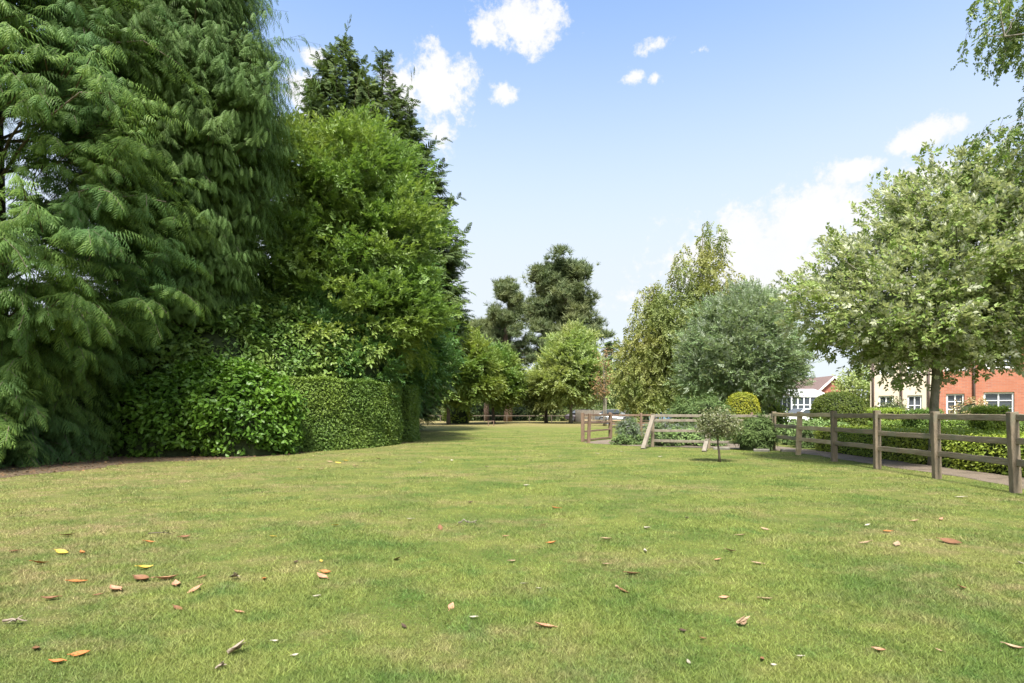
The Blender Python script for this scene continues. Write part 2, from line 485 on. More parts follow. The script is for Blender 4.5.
M['wood_red'] = rough_mat('red_brown_timber', (.115, .075, .05), (.19, .13, .09), 7, stretch=(1, 1, .3), bump=.4)
M['wood_silver'] = rough_mat('silvered_timber', (.135, .115, .09), (.22, .19, .15), 6, stretch=(1, 1, .3), c=(.2, .18, .14), cscale=3, bump=.5)
M['stone'] = rough_mat('pale_stone', (.11, .10, .085), (.20, .185, .155), 7, c=(.10, .11, .07), cscale=5, bump=.6)
M['white'] = plain('white_paint', (.78, .78, .77), .45)
M['glass'] = plain('window_glass', (.05, .06, .07), .06, 0, .8)
M['brick'] = brick_mat('red_brick', (.40, .145, .08), (.30, .10, .058), (.30, .22, .18))
M['brick_dark'] = brick_mat('dark_red_brick', (.34, .115, .075), (.28, .09, .06), (.28, .2, .17))
M['render'] = rough_mat('cream_render', (.50, .425, .33), (.56, .48, .38), 2, bump=.05)
M['tile'] = rough_mat('brown_roof_tiles', (.125, .085, .075), (.19, .135, .12), 3, stretch=(1, 6, 6), bump=.5)
M['slate'] = rough_mat('grey_slate', (.10, .10, .11), (.16, .16, .17), 4, bump=.3)
M['pipe'] = plain('brown_downpipe', (.09, .06, .05), .5)
M['car_silver'] = plain('silver_paint', (.42, .45, .48), .25, .6)
M['car_blue'] = plain('blue_paint', (.16, .27, .42), .25, .3)
M['car_white'] = plain('white_car_paint', (.75, .76, .78), .25)
M['car_dark'] = plain('dark_car_paint', (.04, .03, .035), .25)
M['tyre'] = plain('rubber', (.025, .025, .025), .8); M['rim'] = plain('alloy', (.5, .5, .52), .35, .8)
M['lamp'] = plain('headlight_lens', (.6, .6, .62), .15)

# foliage
M['thuja'] = leaf_mat('cedar_sprays', (.066, .125, .025), (.135, .205, .040), (.062, .125, .038), .5, .28, .55, .15)
M['cypress'] = leaf_mat('cypress_sprays', (.070, .122, .032), (.118, .182, .048), (.078, .138, .038), .45, .25, .55, .15)
M['darkcon'] = leaf_mat('dark_conifer', (.06, .095, .03), (.105, .14, .045), (.055, .085, .03), .3, .2, .6, .12)
M['locust'] = leaf_mat('yellow_green_leaves', (.090, .160, .036), (.145, .22, .052), (.185, .235, .055), .30, .3, .5, .3)
M['shade'] = leaf_mat('deep_green_leaves', (.06, .13, .034), (.10, .18, .045), (.055, .12, .05), .5, .3, .5, .3)
M['laurel'] = leaf_mat('laurel_leaves', (.068, .142, .015), (.11, .195, .024), (.05, .11, .014), .9, .25, .42, .25)
M['rhodo'] = leaf_mat('rhododendron_leaves', (.07, .14, .03), (.12, .195, .042), (.15, .215, .045), .9, .25, .42, .25)
M['hedge'] = leaf_mat('yew_hedge', (.065, .12, .02), (.11, .175, .03), (.13, .19, .03), .55, .22, .5, .3)
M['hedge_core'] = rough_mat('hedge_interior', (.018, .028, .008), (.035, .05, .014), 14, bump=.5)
M['box'] = leaf_mat('box_hedge', (.15, .225, .028), (.225, .29, .04), (.25, .29, .04), .7, .25, .45, .3)
M['gold'] = leaf_mat('golden_topiary', (.21, .22, .016), (.30, .29, .025), (.16, .19, .018), 1.2, .25, .5, .3)
M['dome'] = leaf_mat('green_dome', (.075, .105, .012), (.12, .145, .018), (.06, .09, .012), 1.0, .25, .5, .3)
M['sorbus'] = leaf_mat('whitebeam_leaves', (.11, .175, .038), (.18, .24, .058), (.21, .26, .085), .8, .3, .45, .25, under=(.42, .44, .31), tint=1.1)
M['grey_tree'] = leaf_mat('grey_green_leaves', (.09, .15, .055), (.145, .205, .085), (.155, .21, .085), .5, .25, .5, .35, under=(.27, .32, .22), tint=1.1)
M['birch'] = leaf_mat('birch_leaves', (.125, .165, .05), (.19, .225, .07), (.22, .22, .065), .3, .35, .5, .3)
M['birch_near'] = leaf_mat('near_birch_leaves', (.095, .15, .04), (.16, .21, .06), None, .5, .35, .45, .35)
M['pale_tree'] = leaf_mat('pale_lime_leaves', (.18, .25, .085), (.26, .32, .115), (.29, .31, .12), .25, .35, .5, .3)
M['mid_tree'] = leaf_mat('mid_green_leaves', (.085, .155, .036), (.13, .205, .048), (.18, .22, .045), .22, .33, .5, .3)
M['far_tree'] = leaf_mat('far_leaves', (.065, .105, .036), (.105, .145, .048), (.15, .16, .05), .12, .3, .55, .3)
M['pine'] = leaf_mat('pine_needles', (.072, .105, .045), (.115, .145, .06), (.14, .155, .06), .25, .2, .55, .3)
M['rust'] = leaf_mat('dry_sapling_leaves', (.19, .12, .06), (.26, .17, .085), None, 1, .3, .6, .2)
M['holly'] = leaf_mat('variegated_leaves', (.055, .085, .028), (.20, .20, .10), (.10, .11, .04), 6, .2, .35, .5)
M['rosemary'] = leaf_mat('rosemary_leaves', (.07, .115, .034), (.12, .165, .05), (.085, .13, .04), 1.5, .2, .6, .2)
M['lavender'] = leaf_mat('lavender_flowers', (.11, .16, .06), (.18, .18, .20), (.12, .18, .06), 3, .25, .7, .1)
M['lav_leaf'] = leaf_mat('lavender_leaves', (.12, .19, .06), (.18, .25, .09), None, 3, .2, .6, .2)
M['bluish'] = leaf_mat('bluish_shrub_leaves', (.065, .11, .035), (.12, .17, .055), None, 2, .2, .6, .2)
M['blossom'] = leaf_mat('blossom_shrub', (.28, .2, .1), (.42, .3, .2), (.16, .2, .05), 2.5, .2, .6, .2)

# ------------------------------------------------------------------ ground, paths
def sheet(name, pts, z, mat, grid=None):
    mb = MB(); mb.add([[p[0], p[1], z] for p in pts], [list(range(len(pts)))])
    return tag(mb.build(name, mat), kind='structure')


g = MB()
xs = np.linspace(-700, 700, 15); ys = np.linspace(-300, 1100, 15)
X, Y = np.meshgrid(xs, ys)
I = (np.arange(14)[:, None] * 15 + np.arange(14)[None]).reshape(-1, 1)
g.add(np.stack([X.ravel(), Y.ravel(), 0 * X.ravel()], 1), np.concatenate([I, I + 1, I + 16, I + 15], 1))
tag(g.build('lawn', M['turf']), kind='structure')


def ragged(pts, amp=0.12, step=0.35, seed=0):
    r = np.random.default_rng(seed); out = []
    for i in range(len(pts)):
        a = np.array(pts[i], float); b = np.array(pts[(i + 1) % len(pts)], float)
        n = max(1, int(np.linalg.norm(b - a) / step))
        for k in range(n):
            out.append(a + (b - a) * k / n + r.normal(0, amp, 2))
    return out


SOIL = ragged([(-16, 8.4), (-11.0, 8.9), (-9.3, 10.2), (-8.8, 11.9), (-8.7, 13.4), (-7.2, 14.5), (-5.9, 16.2), (-6.4, 18), (-16, 20)], .10, .3, 3)
sheet('soil', SOIL, .004, M['soil'])
PATH = [(7.55, 5.5), (8.15, 10.1), (8.22, 13.7), (8.3, 17.2), (7.2, 18.3), (4.4, 19.6), (3.1, 21.2), (2.8, 22.3), (4.0, 24.2), (6.0, 23.4),
        (9.0, 21.5), (9.35, 17.6), (9.25, 9.0), (9.1, 5.5)]
sheet('path', ragged(PATH, .05, .4, 4), .005, M['gravel'])
sheet('road', [(9, 52), (30, 40), (60, 38), (60, 46), (33, 47), (16, 60), (9, 66)], .004, M['tarmac'])


def inside(poly, x, y):
    poly = np.asarray(poly); c = np.zeros(len(x), bool); j = len(poly) - 1
    for i in range(len(poly)):
        xi, yi = poly[i]; xj, yj = poly[j]
        c ^= ((yi > y) != (yj > y)) & (x < (xj - xi) * (y - yi) / (yj - yi + 1e-12) + xi); j = i
    return c


def build_grass():
    N = 1500000
    u = rng.random(N)
    d = (2.1 ** -0.75 + u * (34.0 ** -0.75 - 2.1 ** -0.75)) ** (-1 / 0.75)
    x = rng.uniform(-1.12, 1.12, N) * d + rng.normal(0, .3, N)
    keep = ~inside(PATH, x, d) & ~(inside(SOIL, x, d) & (rng.random(N) < .93))
    # tufts: mowing leaves the sward uneven
    f = np.sin(x * 3.1 + np.sin(d * 2.3)) + np.sin(d * 3.7 + 1.3 * np.sin(x * 2.9)) + np.sin(x * 9.2 + d * 7.1) * .7
    keep &= rng.random(N) < np.clip(.72 + .16 * f, .25, 1)
    x = x[keep]; d = d[keep]; f = f[keep]; n = len(x)
    h = rng.gamma(5, .0029, n) * (1 + .16 * f) * (1 + .010 * d); h = np.clip(h, .008, .07)
    w = (.0009 + .00032 * d) * rng.uniform(.6, 1.4, n)
    a = rng.uniform(0, 2 * np.pi, n); ax = np.cos(a); ay = np.sin(a)
    b = rng.uniform(0, 2 * np.pi, n); ln = h * rng.uniform(.3, 1.9, n)
    V = np.zeros((n, 3, 3))
    V[:, 0] = np.stack([x - ax * w, d - ay * w, np.full(n, -.002)], 1)
    V[:, 1] = np.stack([x + ax * w, d + ay * w, np.full(n, -.002)], 1)
    V[:, 2] = np.stack([x + np.cos(b) * ln, d + np.sin(b) * ln, h], 1)
    mb = MB(); mb.add(V.reshape(-1, 3), np.arange(n * 3).reshape(-1, 3))
    tag(mb.build('grass', M['blade']), 'short mown grass of the lawn, green with dry straw patches', 'grass', kind='stuff')


build_grass()


def build_litter():
    n = 9000; x = rng.uniform(-13, -3.6, n); y = rng.uniform(8, 23, n)
    near = inside(ragged(SOIL, .0, 5), x, y) if False else inside(SOIL, x, y)
    near |= inside([(p[0] + .45, p[1] - .25) for p in SOIL], x, y) & (rng.random(n) < .22)
    x, y = x[near], y[near]; n = len(x); a = rng.uniform(0, 6.28, n)
    mb = MB(); scatter(mb, CARD[0], CARD[1], np.stack([x, y, rng.uniform(.006, .022, n)], 1), np.stack([np.cos(a), np.sin(a), rng.normal(0, .15, n)], 1), rng.normal(0, .25, (n, 3)) + [0, 0, 1.], rng.uniform(.03, .085, n))
    tag(mb.build('leaf_litter', leaf_mat('litter', (.10, .055, .03), (.26, .15, .075), (.07, .045, .03), 3, .1, .8, .1, gain=1.0)), 'brown leaf litter on the bare soil under the conifers', 'leaf litter', kind='stuff')


build_litter()

# ------------------------------------------------------------------ trees
def wobble(p0, p1, n=6, amp=.06, sag=0.0, r=rng):
    t = np.linspace(0, 1, n)[:, None]; P = p0 + (p1 - p0) * t
    L = np.linalg.norm(p1 - p0)
    off = r.normal(0, amp * L, (n, 3)) * np.sin(np.pi * t); off[:, 2] += (sag * L * np.sin(np.pi * t))[:, 0]
    return P + off


def conifer(name, label, base, H, prof, n, fr, mats, cat='conifer', z0=.3, seed=1, size=(.45, .7), per=16, elev=(25, -5), droop=.55, trunk_r=.28,
            skip=None, group=None, hang=.5, top_thin=None, tip_up=.0, sec=3, droop_low=None):
    """prof(z): crown radius. Boughs leave the trunk, arch and droop; flat sprays hang off their outer part."""
    r = np.random.default_rng(seed)
    t = thing(name, label, cat, (base[0], base[1], 0), group=group)
    tr = MB(); zz = np.linspace(0, H * .985, 10)
    ctr = np.stack([r.normal(0, .03, 10).cumsum() * .5, r.normal(0, .03, 10).cumsum() * .5, zz], 1); ctr[0] = 0; ctr[0, 2] = -.05
    tr.tube(ctr, trunk_r * (1 - zz / H) ** .8 + .012, 8)
    tr.build('trunk', mats[1], t)
    br = MB(); cr = MB(); POS = []; D = []; UP = []; S = []
    k = 0; az = r.uniform(0, 6.28)
    for i in range(n):
        f = (i + r.uniform(-.3, .3)) / n
        z = z0 + (H * .99 - z0) * (1 - (1 - f) ** 1.0)
        az += 2.39996 + r.normal(0, .25)
        if top_thin is not None and z > top_thin and i % 2:
            continue
        Lb = prof(z) * r.uniform(.80, 1.10)
        if Lb < .12: Lb = .12
        if skip is not None and skip(z, az):
            q = MB
            Ld = Lb * r.uniform(.4, .75); dirr = np.array([math.cos(az), math.sin(az), 0])
            s = np.linspace(0, 1, 6)[:, None]
            br.tube(np.array([0, 0, z]) + dirr * Ld * s + np.array([0, 0, 1.]) * (.05 * Ld * s - .35 * Ld * s ** 2), .022 * (1 - s[:, 0]) + .004, 4)
            for q in range(14):
                ss = r.uniform(.25, 1); p = np.array([0, 0, z]) + dirr * Ld * ss + np.array([0, 0, 1.]) * (.05 * Ld * ss - .35 * Ld * ss ** 2)
                e = p + dirr * r.uniform(.0, .4) + np.array([r.normal(0, .3), r.normal(0, .3), -r.uniform(.1, .7)])
                br.tube(wobble(p, e, 4, .08, r=r), [.008, .006, .004, .002], 3)
            continue
        e0 = math.radians(elev[0] + (elev[1] - elev[0]) * (1 - z / H) + r.normal(0, 6))
        dirr = np.array([math.cos(az), math.sin(az), 0])
        dr = droop if droop_low is None else droop + (droop_low - droop) * (1 - min(1, z / (H * .5)))
        s = np.linspace(0, 1, 8)
        zoff = Lb * (math.tan(e0) * s - dr * s ** 2 + tip_up * s ** 4)
        P = np.array([0, 0, z]) + dirr * (Lb * s)[:, None] + np.stack([0 * s, 0 * s, zoff], 1)
        P[:, 2] = np.maximum(P[:, 2], .12 + .25 * r.random())
        br.tube(P, .012 + .02 * Lb * .35 * (1 - s), 4)
        m = max(5, int(per * (.35 + .65 * Lb / 3.5)))
        ss = .22 + .80 * r.random(m) ** .75
        ss = np.clip(ss, .18, 1)
        p = np.stack([np.interp(ss, s, P[:, j]) for j in range(3)], 1)
        tan = unit(np.stack([np.interp(ss, s, np.gradient(P[:, j], s)) for j in range(3)], 1))
        side = np.where(r.random(m) < .5, -1, 1) * r.uniform(.35, 1.05, m) * (1.15 - .75 * ss)
        ca, sa = np.cos(side), np.sin(side)
        d2 = np.stack([tan[:, 0] * ca - tan[:, 1] * sa, tan[:, 0] * sa + tan[:, 1] * ca, tan[:, 2]], 1)
        # side shoots: sprays strung along each
        slen = Lb * .30 * (1.15 - ss) + .15
        for q in range(sec):
            tq = q / max(1, sec - 1)
            pp = p + d2 * (slen * tq)[:, None]
            pp[:, 2] -= hang * .35 * slen * tq ** 2
            dd = d2 + np.stack([r.normal(0, .22, m), r.normal(0, .22, m), -hang * (.35 + .65 * tq) + r.normal(0, .14, m)], 1)
            uu = np.stack([dirr[0] * .55 + r.normal(0, .25, m), dirr[1] * .55 + r.normal(0, .25, m), np.full(m, .85)], 1)
            POS.append(pp); D.append(dd); UP.append(uu); S.append(r.uniform(size[0], size[1], m) * (.8 + .2 * (1 - tq)))
        POS.append(P[-1:]); D.append(np.array([[dirr[0], dirr[1], tan[:, 2].min() * .6]])); UP.append(np.array([[dirr[0] * .3, dirr[1] * .3, 1.]])); S.append(np.array([size[1]]))
    POS = np.concatenate(POS); D = np.concatenate(D); UP = np.concatenate(UP); S = np.concatenate(S)
    # the side turned away from the lawn stays sparser
    outw = unit(POS[:, :2]); toc = unit(-np.array(base, float)[None] - POS[:, :2]); fc = (outw * toc).sum(1)
    keep = r.random(len(POS)) < np.clip(.95 + 1.5 * (fc + .1), .08, 1)
    POS, D, UP, S = POS[keep], D[keep], UP[keep], S[keep]
    POS[:, 2] = np.maximum(POS[:, 2], .10)
    scatter(cr, fr[0], fr[1], POS, D, UP, S)
    br.build('branches', mats[1], t)
    cr.build('crown', mats[0], t)
    return t


def drape(name, label, base, H, prof, nspray, fr, mats, seed=1, z0=.3, size=(.22, .38), slen=(.6, 1.3), nf=12, rise=(-10, 25), fall=.55, layer=.95, shelf=.28, trunk_r=.3,
          hole=None, group=None, zmax=None, inner=.45, hang=.6, nb=160, cat='conifer', lump=.16, longp=.06, wmin=.15, azf=None):
    """conifer whose crown is a drapery of arching shoots: boughs end in shelves, shoots arch out of the shelf edge and their sprays hang"""
    r = np.random.default_rng(seed)
    t = thing(name, label, cat, (base[0], base[1], 0), group=group)
    tr = MB(); zz = np.linspace(0, H * .985, 10)
    ctr = np.stack([r.normal(0, .03, 10).cumsum() * .5, r.normal(0, .03, 10).cumsum() * .5, zz], 1); ctr[0] = 0; ctr[0, 2] = -.05
    tr.tube(ctr, trunk_r * (1 - zz / H) ** .8 + .012, 8); tr.build('trunk', mats[1], t)
    ph = r.uniform(0, 6.28, 6)
    # origins, even over the crown's surface
    zs = np.linspace(z0, H * .995, 400); w = np.array([prof(z) + wmin for z in zs])
    if zmax is not None: w = np.where(zs > zmax, w * .3, w)
    cw = np.cumsum(w); n = nspray; z = np.interp(r.random(n) * cw[-1], cw, zs); az = r.uniform(-np.pi, np.pi, n)
    toc = math.atan2(-base[1], -base[0]); da = np.abs((az - toc + np.pi) % (2 * np.pi) - np.pi)
    keep = r.random(n) < np.where(da < 1.75, 1.0, .18); z = z[keep]; az = az[keep]; n = len(z)
    R = np.array([prof(q) for q in z])
    if azf is not None:
        R = R * azf(z, az)
    lum = np.sin(az * 3 + ph[0] + z * .5) + np.sin(az * 5 + ph[1] - z * 1.1) + np.sin(az * 2 + ph[2] + z * 1.7)
    f = (z / layer + .45 * np.sin(az * 3 + ph[3]) + .35 * np.sin(az * 7 + ph[4]) + .25 * np.sin(z * .9 + az)) % 1.0
    depth = 1 - (1 - inner) * r.random(n) ** 2.4 * .9
    rad = R * (1 + lump * lum / 2.2) * (1 - shelf + shelf * f) * depth
    L = r.uniform(slen[0], slen[1], n) * np.clip(R / 2.2, .35, 1.1)
    rad = np.maximum(rad - L * .55, .05)
    e = np.radians(r.uniform(rise[0], rise[1], n)); tw = r.normal(0, .75, n)
    lg = r.random(n) < longp; L = np.where(lg, L * 1.55, L); e = np.where(lg, e + .3, e); tw = np.where(lg, tw * .4, tw)
    if hole is not None:
        hk = ~np.array([hole(a, b) for a, b in zip(z, az)]); z, az, rad, L, e, tw, f = z[hk], az[hk], rad[hk], L[hk], e[hk], tw[hk], f[hk]; n = len(z)
    o = np.stack([np.cos(az) * rad, np.sin(az) * rad, z], 1)
    out = np.stack([np.cos(az), np.sin(az), 0 * az], 1); a2 = az + tw
    h = np.stack([np.cos(a2), np.sin(a2), 0 * az], 1)
    br = MB(); cr = MB(); POS = []; D = []; UP = []; S = []; br.tube([[0, 0, 0], [0, 0, H * .9]], [trunk_r * .6, .012], 5)
    k = nf
    for q in range(k):
        tq = (q + .5) / k; sd = 1 if q % 2 else -1
        p = o + h * (L * tq)[:, None]; p[:, 2] += L * (np.tan(e) * tq - fall * tq ** 2)
        tan = h.copy(); tan[:, 2] = np.tan(e) - 2 * fall * tq; tan = unit(tan)
        side = np.cross(tan, [0, 0, 1.0]) * sd
        d = tan * (.55 + .5 * tq) + side * (.95 - .55 * tq) + np.array([0, 0, -1.]) * hang * (.4 + .6 * tq) + r.normal(0, .16, (n, 3))
        POS.append(p + r.normal(0, .02, (n, 3))); D.append(d); UP.append(out * .75 + np.array([0, 0, .75]) + r.normal(0, .18, (n, 3)))
        S.append(r.uniform(size[0], size[1], n) * (1.15 - .45 * tq) * np.clip(L / 1.0, .6, 1.15))
    POS = np.concatenate(POS); D = np.concatenate(D); UP = np.concatenate(UP); S = np.concatenate(S); POS[:, 2] = np.maximum(POS[:, 2], .07)
    scatter(cr, fr[0], fr[1], POS, D, UP, S)
    for tq0, tq1 in ((-.25, .35), (.35, .72), (.72, 1.0)):
        c = []
        for tq in (tq0, tq1):
            p = o + h * (L * tq)[:, None]; p[:, 2] += L * (np.tan(e) * tq - fall * tq ** 2); c.append(p)
        wd = .011 * (1 - tq0 * .7); sd = np.cross(h, [0, 0, 1.]) * wd
        cr.add(np.stack([c[0] - sd, c[0] + sd, c[1] + sd * .7, c[1] - sd * .7], 1).reshape(-1, 3), np.arange(4 * n).reshape(-1, 4), 1)
    for i in r.choice(n, min(nb, n), replace=False):
        zb = max(.2, z[i] - .25 * rad[i]); P = np.array([[0, 0, zb], o[i] * np.array([.5, .5, 0]) + [0, 0, z[i] - .05 * rad[i]], o[i], o[i] + h[i] * L[i] * .6 + [0, 0, L[i] * (math.tan(e[i]) * .6 - fall * .36)]])
        br.tube(P, [.045, .03, .016, .006], 4)
    if hole is not None:
        for i in range(60):
            a = r.uniform(-np.pi, np.pi); zq = r.uniform(.5, H * .6)
            if not hole(zq, a): continue
            dr = np.array([math.cos(a), math.sin(a), 0]); Ld = prof(zq) * r.uniform(.4, .85); P = np.array([[0, 0, zq], *[np.array([0, 0, zq - .12 * Ld * u * u]) + dr * Ld * u for u in (.35, .7, 1)]])
            br.tube(P, [.04, .028, .016, .005], 4)
            for q in range(16):
                u = r.uniform(.25, 1); p = np.array([0, 0, zq - .12 * Ld * u * u]) + dr * Ld * u
                br.tube(wobble(p, p + dr * r.uniform(0, .35) + np.array([r.normal(0, .28), r.normal(0, .28), -r.uniform(.1, .6)]), 4, .08, r=r), [.008, .006, .004, .002], 3)
    br.build('branches', M['twig'] if hole is not None else mats[1], t)
    cr.build('crown', [mats[0], mats[1]], t)
    return t


def lobes_points(r, lobes, n, inner=.55, power=.5, rough=.12):
    vol = np.array([l[3] * l[4] * l[5] for l in lobes]) ** .72; vol /= vol.sum()
    which = r.choice(len(lobes), n, p=vol); Lb = np.array(lobes)[which]
    d = unit(r.normal(size=(n, 3)))
    rad = inner + (1 - inner) * r.random(n) ** power
    k = np.sin(d[:, 0] * 5.1 + which * 2.1) + np.sin(d[:, 1] * 6.3 + 1.7 * which) + np.sin(d[:, 2] * 5.7 + .9 * which + d[:, 0] * 4)
    rad *= 1 + rough * k * .6 + r.normal(0, .035, n)
    p = Lb[:, :3] + d * rad[:, None] * Lb[:, 3:]
    nrm = unit(d / Lb[:, 3:])
    # drop points deep inside another lobe
    keep = np.ones(n, bool)
    for i, l in enumerate(lobes):
        q = np.linalg.norm((p - np.array(l[:3])) / np.array(l[3:]), axis=1)
        keep &= ~((q < inner * .9) & (which != i))
    return p[keep], nrm[keep]


def leaves(mb, r, P, Nrm, per, spread, tmpl, size, mat=0, up=.6, outw=.5, rnd=.6, flat=.7, hang=.15, zmin=.03, wide=1.0, shoot=False):
    n = len(P)
    pos = np.repeat(P, per, 0) + r.normal(0, spread, (n * per, 3)) * np.array([1, 1, flat])
    pos[:, 2] = np.maximum(pos[:, 2], zmin)
    nr = np.repeat(Nrm, per, 0); m = len(pos)
    u = nr * outw + np.array([0, 0, up]) + r.normal(0, rnd, (m, 3))
    if shoot:
        d = unit(nr * .8 + np.array([0, 0, .35]) + r.normal(0, .5, (m, 3)))
    else:
        d = np.cross(u, r.normal(size=(m, 3))) + nr * .5 * r.random((m, 1)); d = unit(d)
    d[:, 2] -= hang
    s = r.uniform(size[0], size[1], m); s3 = np.stack([s * wide, s, s], 1)
    scatter(mb, tmpl[0], tmpl[1], pos, d, u, s3, mat)


def limb_tree(mb, r, H, fork, trunk_r, tips, lean=(0, 0), nl=10, top=.85, twigs=None, seg=8, twig_r=.012):
    top_p = np.array([lean[0], lean[1], H * top])
    tp = wobble(np.array([0, 0, -.06]), top_p, 9, .006, r=r)
    tt = np.linspace(0, 1, 9)
    rad = trunk_r * (1 - tt) ** .8 + .02; rad[0] *= 1.25
    mb.tube(tp, rad, seg)
    nodes = [tp[2:]]
    if len(tips):
        idx = r.choice(len(tips), min(nl, len(tips)), replace=False)
        for e in tips[idx]:
            zs = np.clip(fork + (e[2] - fork) * r.uniform(.15, .5), fork, H * top * .9)
            t0 = np.interp(zs, tp[:, 2], tt); s = np.array([np.interp(t0, tt, tp[:, j]) for j in range(3)])
            P = wobble(s, e * np.array([.92, .92, 1]) - np.array([0, 0, .05]), 7, .04, .12, r)
            r0 = trunk_r * (.55 * (1 - t0) + .1)
            mb.tube(P, np.linspace(r0, .012, 7), 5); nodes.append(P[1:])
    nodes = np.concatenate(nodes)
    if twigs is not None:
        for e in twigs:
            dd = np.linalg.norm(nodes - e, axis=1) + .6 * np.maximum(0, nodes[:, 2] - e[2]); s = nodes[dd.argmin()]
            mb.tube(wobble(s, e, 4, .07, .05, r), [twig_r, twig_r * .8, twig_r * .6, twig_r * .3], 3, cap=False)


def broadleaf(name, label, base, H, lobes, mats, nclump, per, spread, tmpl, size, fork=1.6, trunk_r=.15, cat='tree', group=None, seed=1, inner=.5,
              rough=.12, ntwig=160, nl=12, lean=(0, 0), top=.85, power=.5, **kw):
    r = np.random.default_rng(seed)
    t = thing(name, label, cat, (base[0], base[1], 0), group=group)
    P, Nn = lobes_points(r, lobes, nclump, inner, power, rough)
    tr = MB(); limb_tree(tr, r, H, fork, trunk_r, P, lean, nl, top, P[r.choice(len(P), min(ntwig, len(P)), replace=False)])
    tr.build('trunk', mats[1], t)
    cr = MB(); leaves(cr, r, P, Nn, per, spread, tmpl, size, **kw)
    cr.build('crown', mats[0], t)
    return t


def weeping(name, label, base, H, lobes, mats, nstrand, slen, size, trunk_r=.14, fork=2.0, seed=1, tmpl=CARD, step=.07, cat='tree', group=None, nl=14, twig=False,
            inner=.3, zmin=.8, lean=(0, 0), per=2, rough=.14, spread=.05, outk=.25, dj=.45):
    """birch: fine twigs hang from arching limbs and carry small leaves"""
    r = np.random.default_rng(seed)
    t = thing(name, label, cat, (base[0], base[1], 0), group=group)
    P, Nn = lobes_points(r, lobes, nstrand, inner, .6, rough)
    tr = MB(); limb_tree(tr, r, H, fork, trunk_r, P, lean, nl, .93, P[r.choice(len(P), min(200, len(P)), replace=False)], twig_r=.01)
    tr.build('trunk', mats[1], t)
    cr = MB(); pos = []
    for p, nrm in zip(P, Nn):
        L = r.uniform(*slen); k = int(L / step); s = np.linspace(0, 1, k)
        out = np.array([nrm[0], nrm[1], 0]) * outk
        q = p + out * (L * np.sqrt(s))[:, None] * .6 + np.array([0, 0, -1.]) * (L * (s ** 1.25))[:, None] + r.normal(0, .012, (k, 3)).cumsum(0)
        q = q[q[:, 2] > zmin + r.uniform(0, .6)]
        if len(q) < 2: continue
        if twig:
            cr.tube(q[::max(1, len(q) // 5)] if len(q) > 6 else q, .0035, 3, 1, cap=False)
        pos.append(np.repeat(q, per, 0))
    pos = np.concatenate(pos); m = len(pos); pos = pos + r.normal(0, spread, (m, 3))
    d = r.normal(0, dj, (m, 3)); d[:, 2] -= .8
    u = r.normal(0, .7, (m, 3)) + np.array([0, 0, .5])
    scatter(cr, tmpl[0], tmpl[1], pos, d, u, r.uniform(size[0], size[1], m))
    cr.build('crown', [mats[0], mats[1]], t)
    return t


def pine(name, label, base, H, layers, mats, seed=1, trunk_r=.3, group=None, tsize=(.45, .75), per=26, lean=(0, 0), spread=.5):
    """layers: (z, azimuth deg, length, rise, clumps)"""
    r = np.random.default_rng(seed)
    t = thing(name, label, 'pine', (base[0], base[1], 0), group=group)
    tr = MB(); top = np.array([lean[0], lean[1], H * .96]); tp = wobble(np.array([0, 0, -.06]), top, 9, .012, r=r); tt = np.linspace(0, 1, 9)
    tr.tube(tp, trunk_r * (1 - tt) ** .7 + .03, 8)
    tf = tuft(); POS = []
    for (z, a, L, rise, nc) in layers:
        t0 = np.interp(z, tp[:, 2], tt); s = np.array([np.interp(t0, tt, tp[:, j]) for j in range(3)])
        a = math.radians(a); e = s + np.array([math.cos(a) * L, math.sin(a) * L, rise])
        P = wobble(s, e, 7, .035, -.06, r); tr.tube(P, np.linspace(.03 + .022 * L, .015, 7), 5)
        for i in range(nc):
            f = r.uniform(.35, 1.08); c = s + (e - s) * f + r.normal(0, [.16 * L + .2, .16 * L + .2, .22])
            tr.tube(wobble(P[min(6, int(f * 6))], c, 3, .06, r=r), [.03, .02, .008], 3, cap=False)
            POS.append(c + r.normal(0, spread, (per, 3)) * np.array([1, 1, .45]))
    tr.build('trunk', mats[1], t)
    POS = np.concatenate(POS); m = len(POS)
    d = r.normal(0, .6, (m, 3)) + np.array([0, 0, .7])
    cr = MB(); scatter(cr, tf[0], tf[1], POS, d, r.normal(size=(m, 3)), r.uniform(tsize[0], tsize[1], m)); cr.build('crown', mats[0], t)
    return t


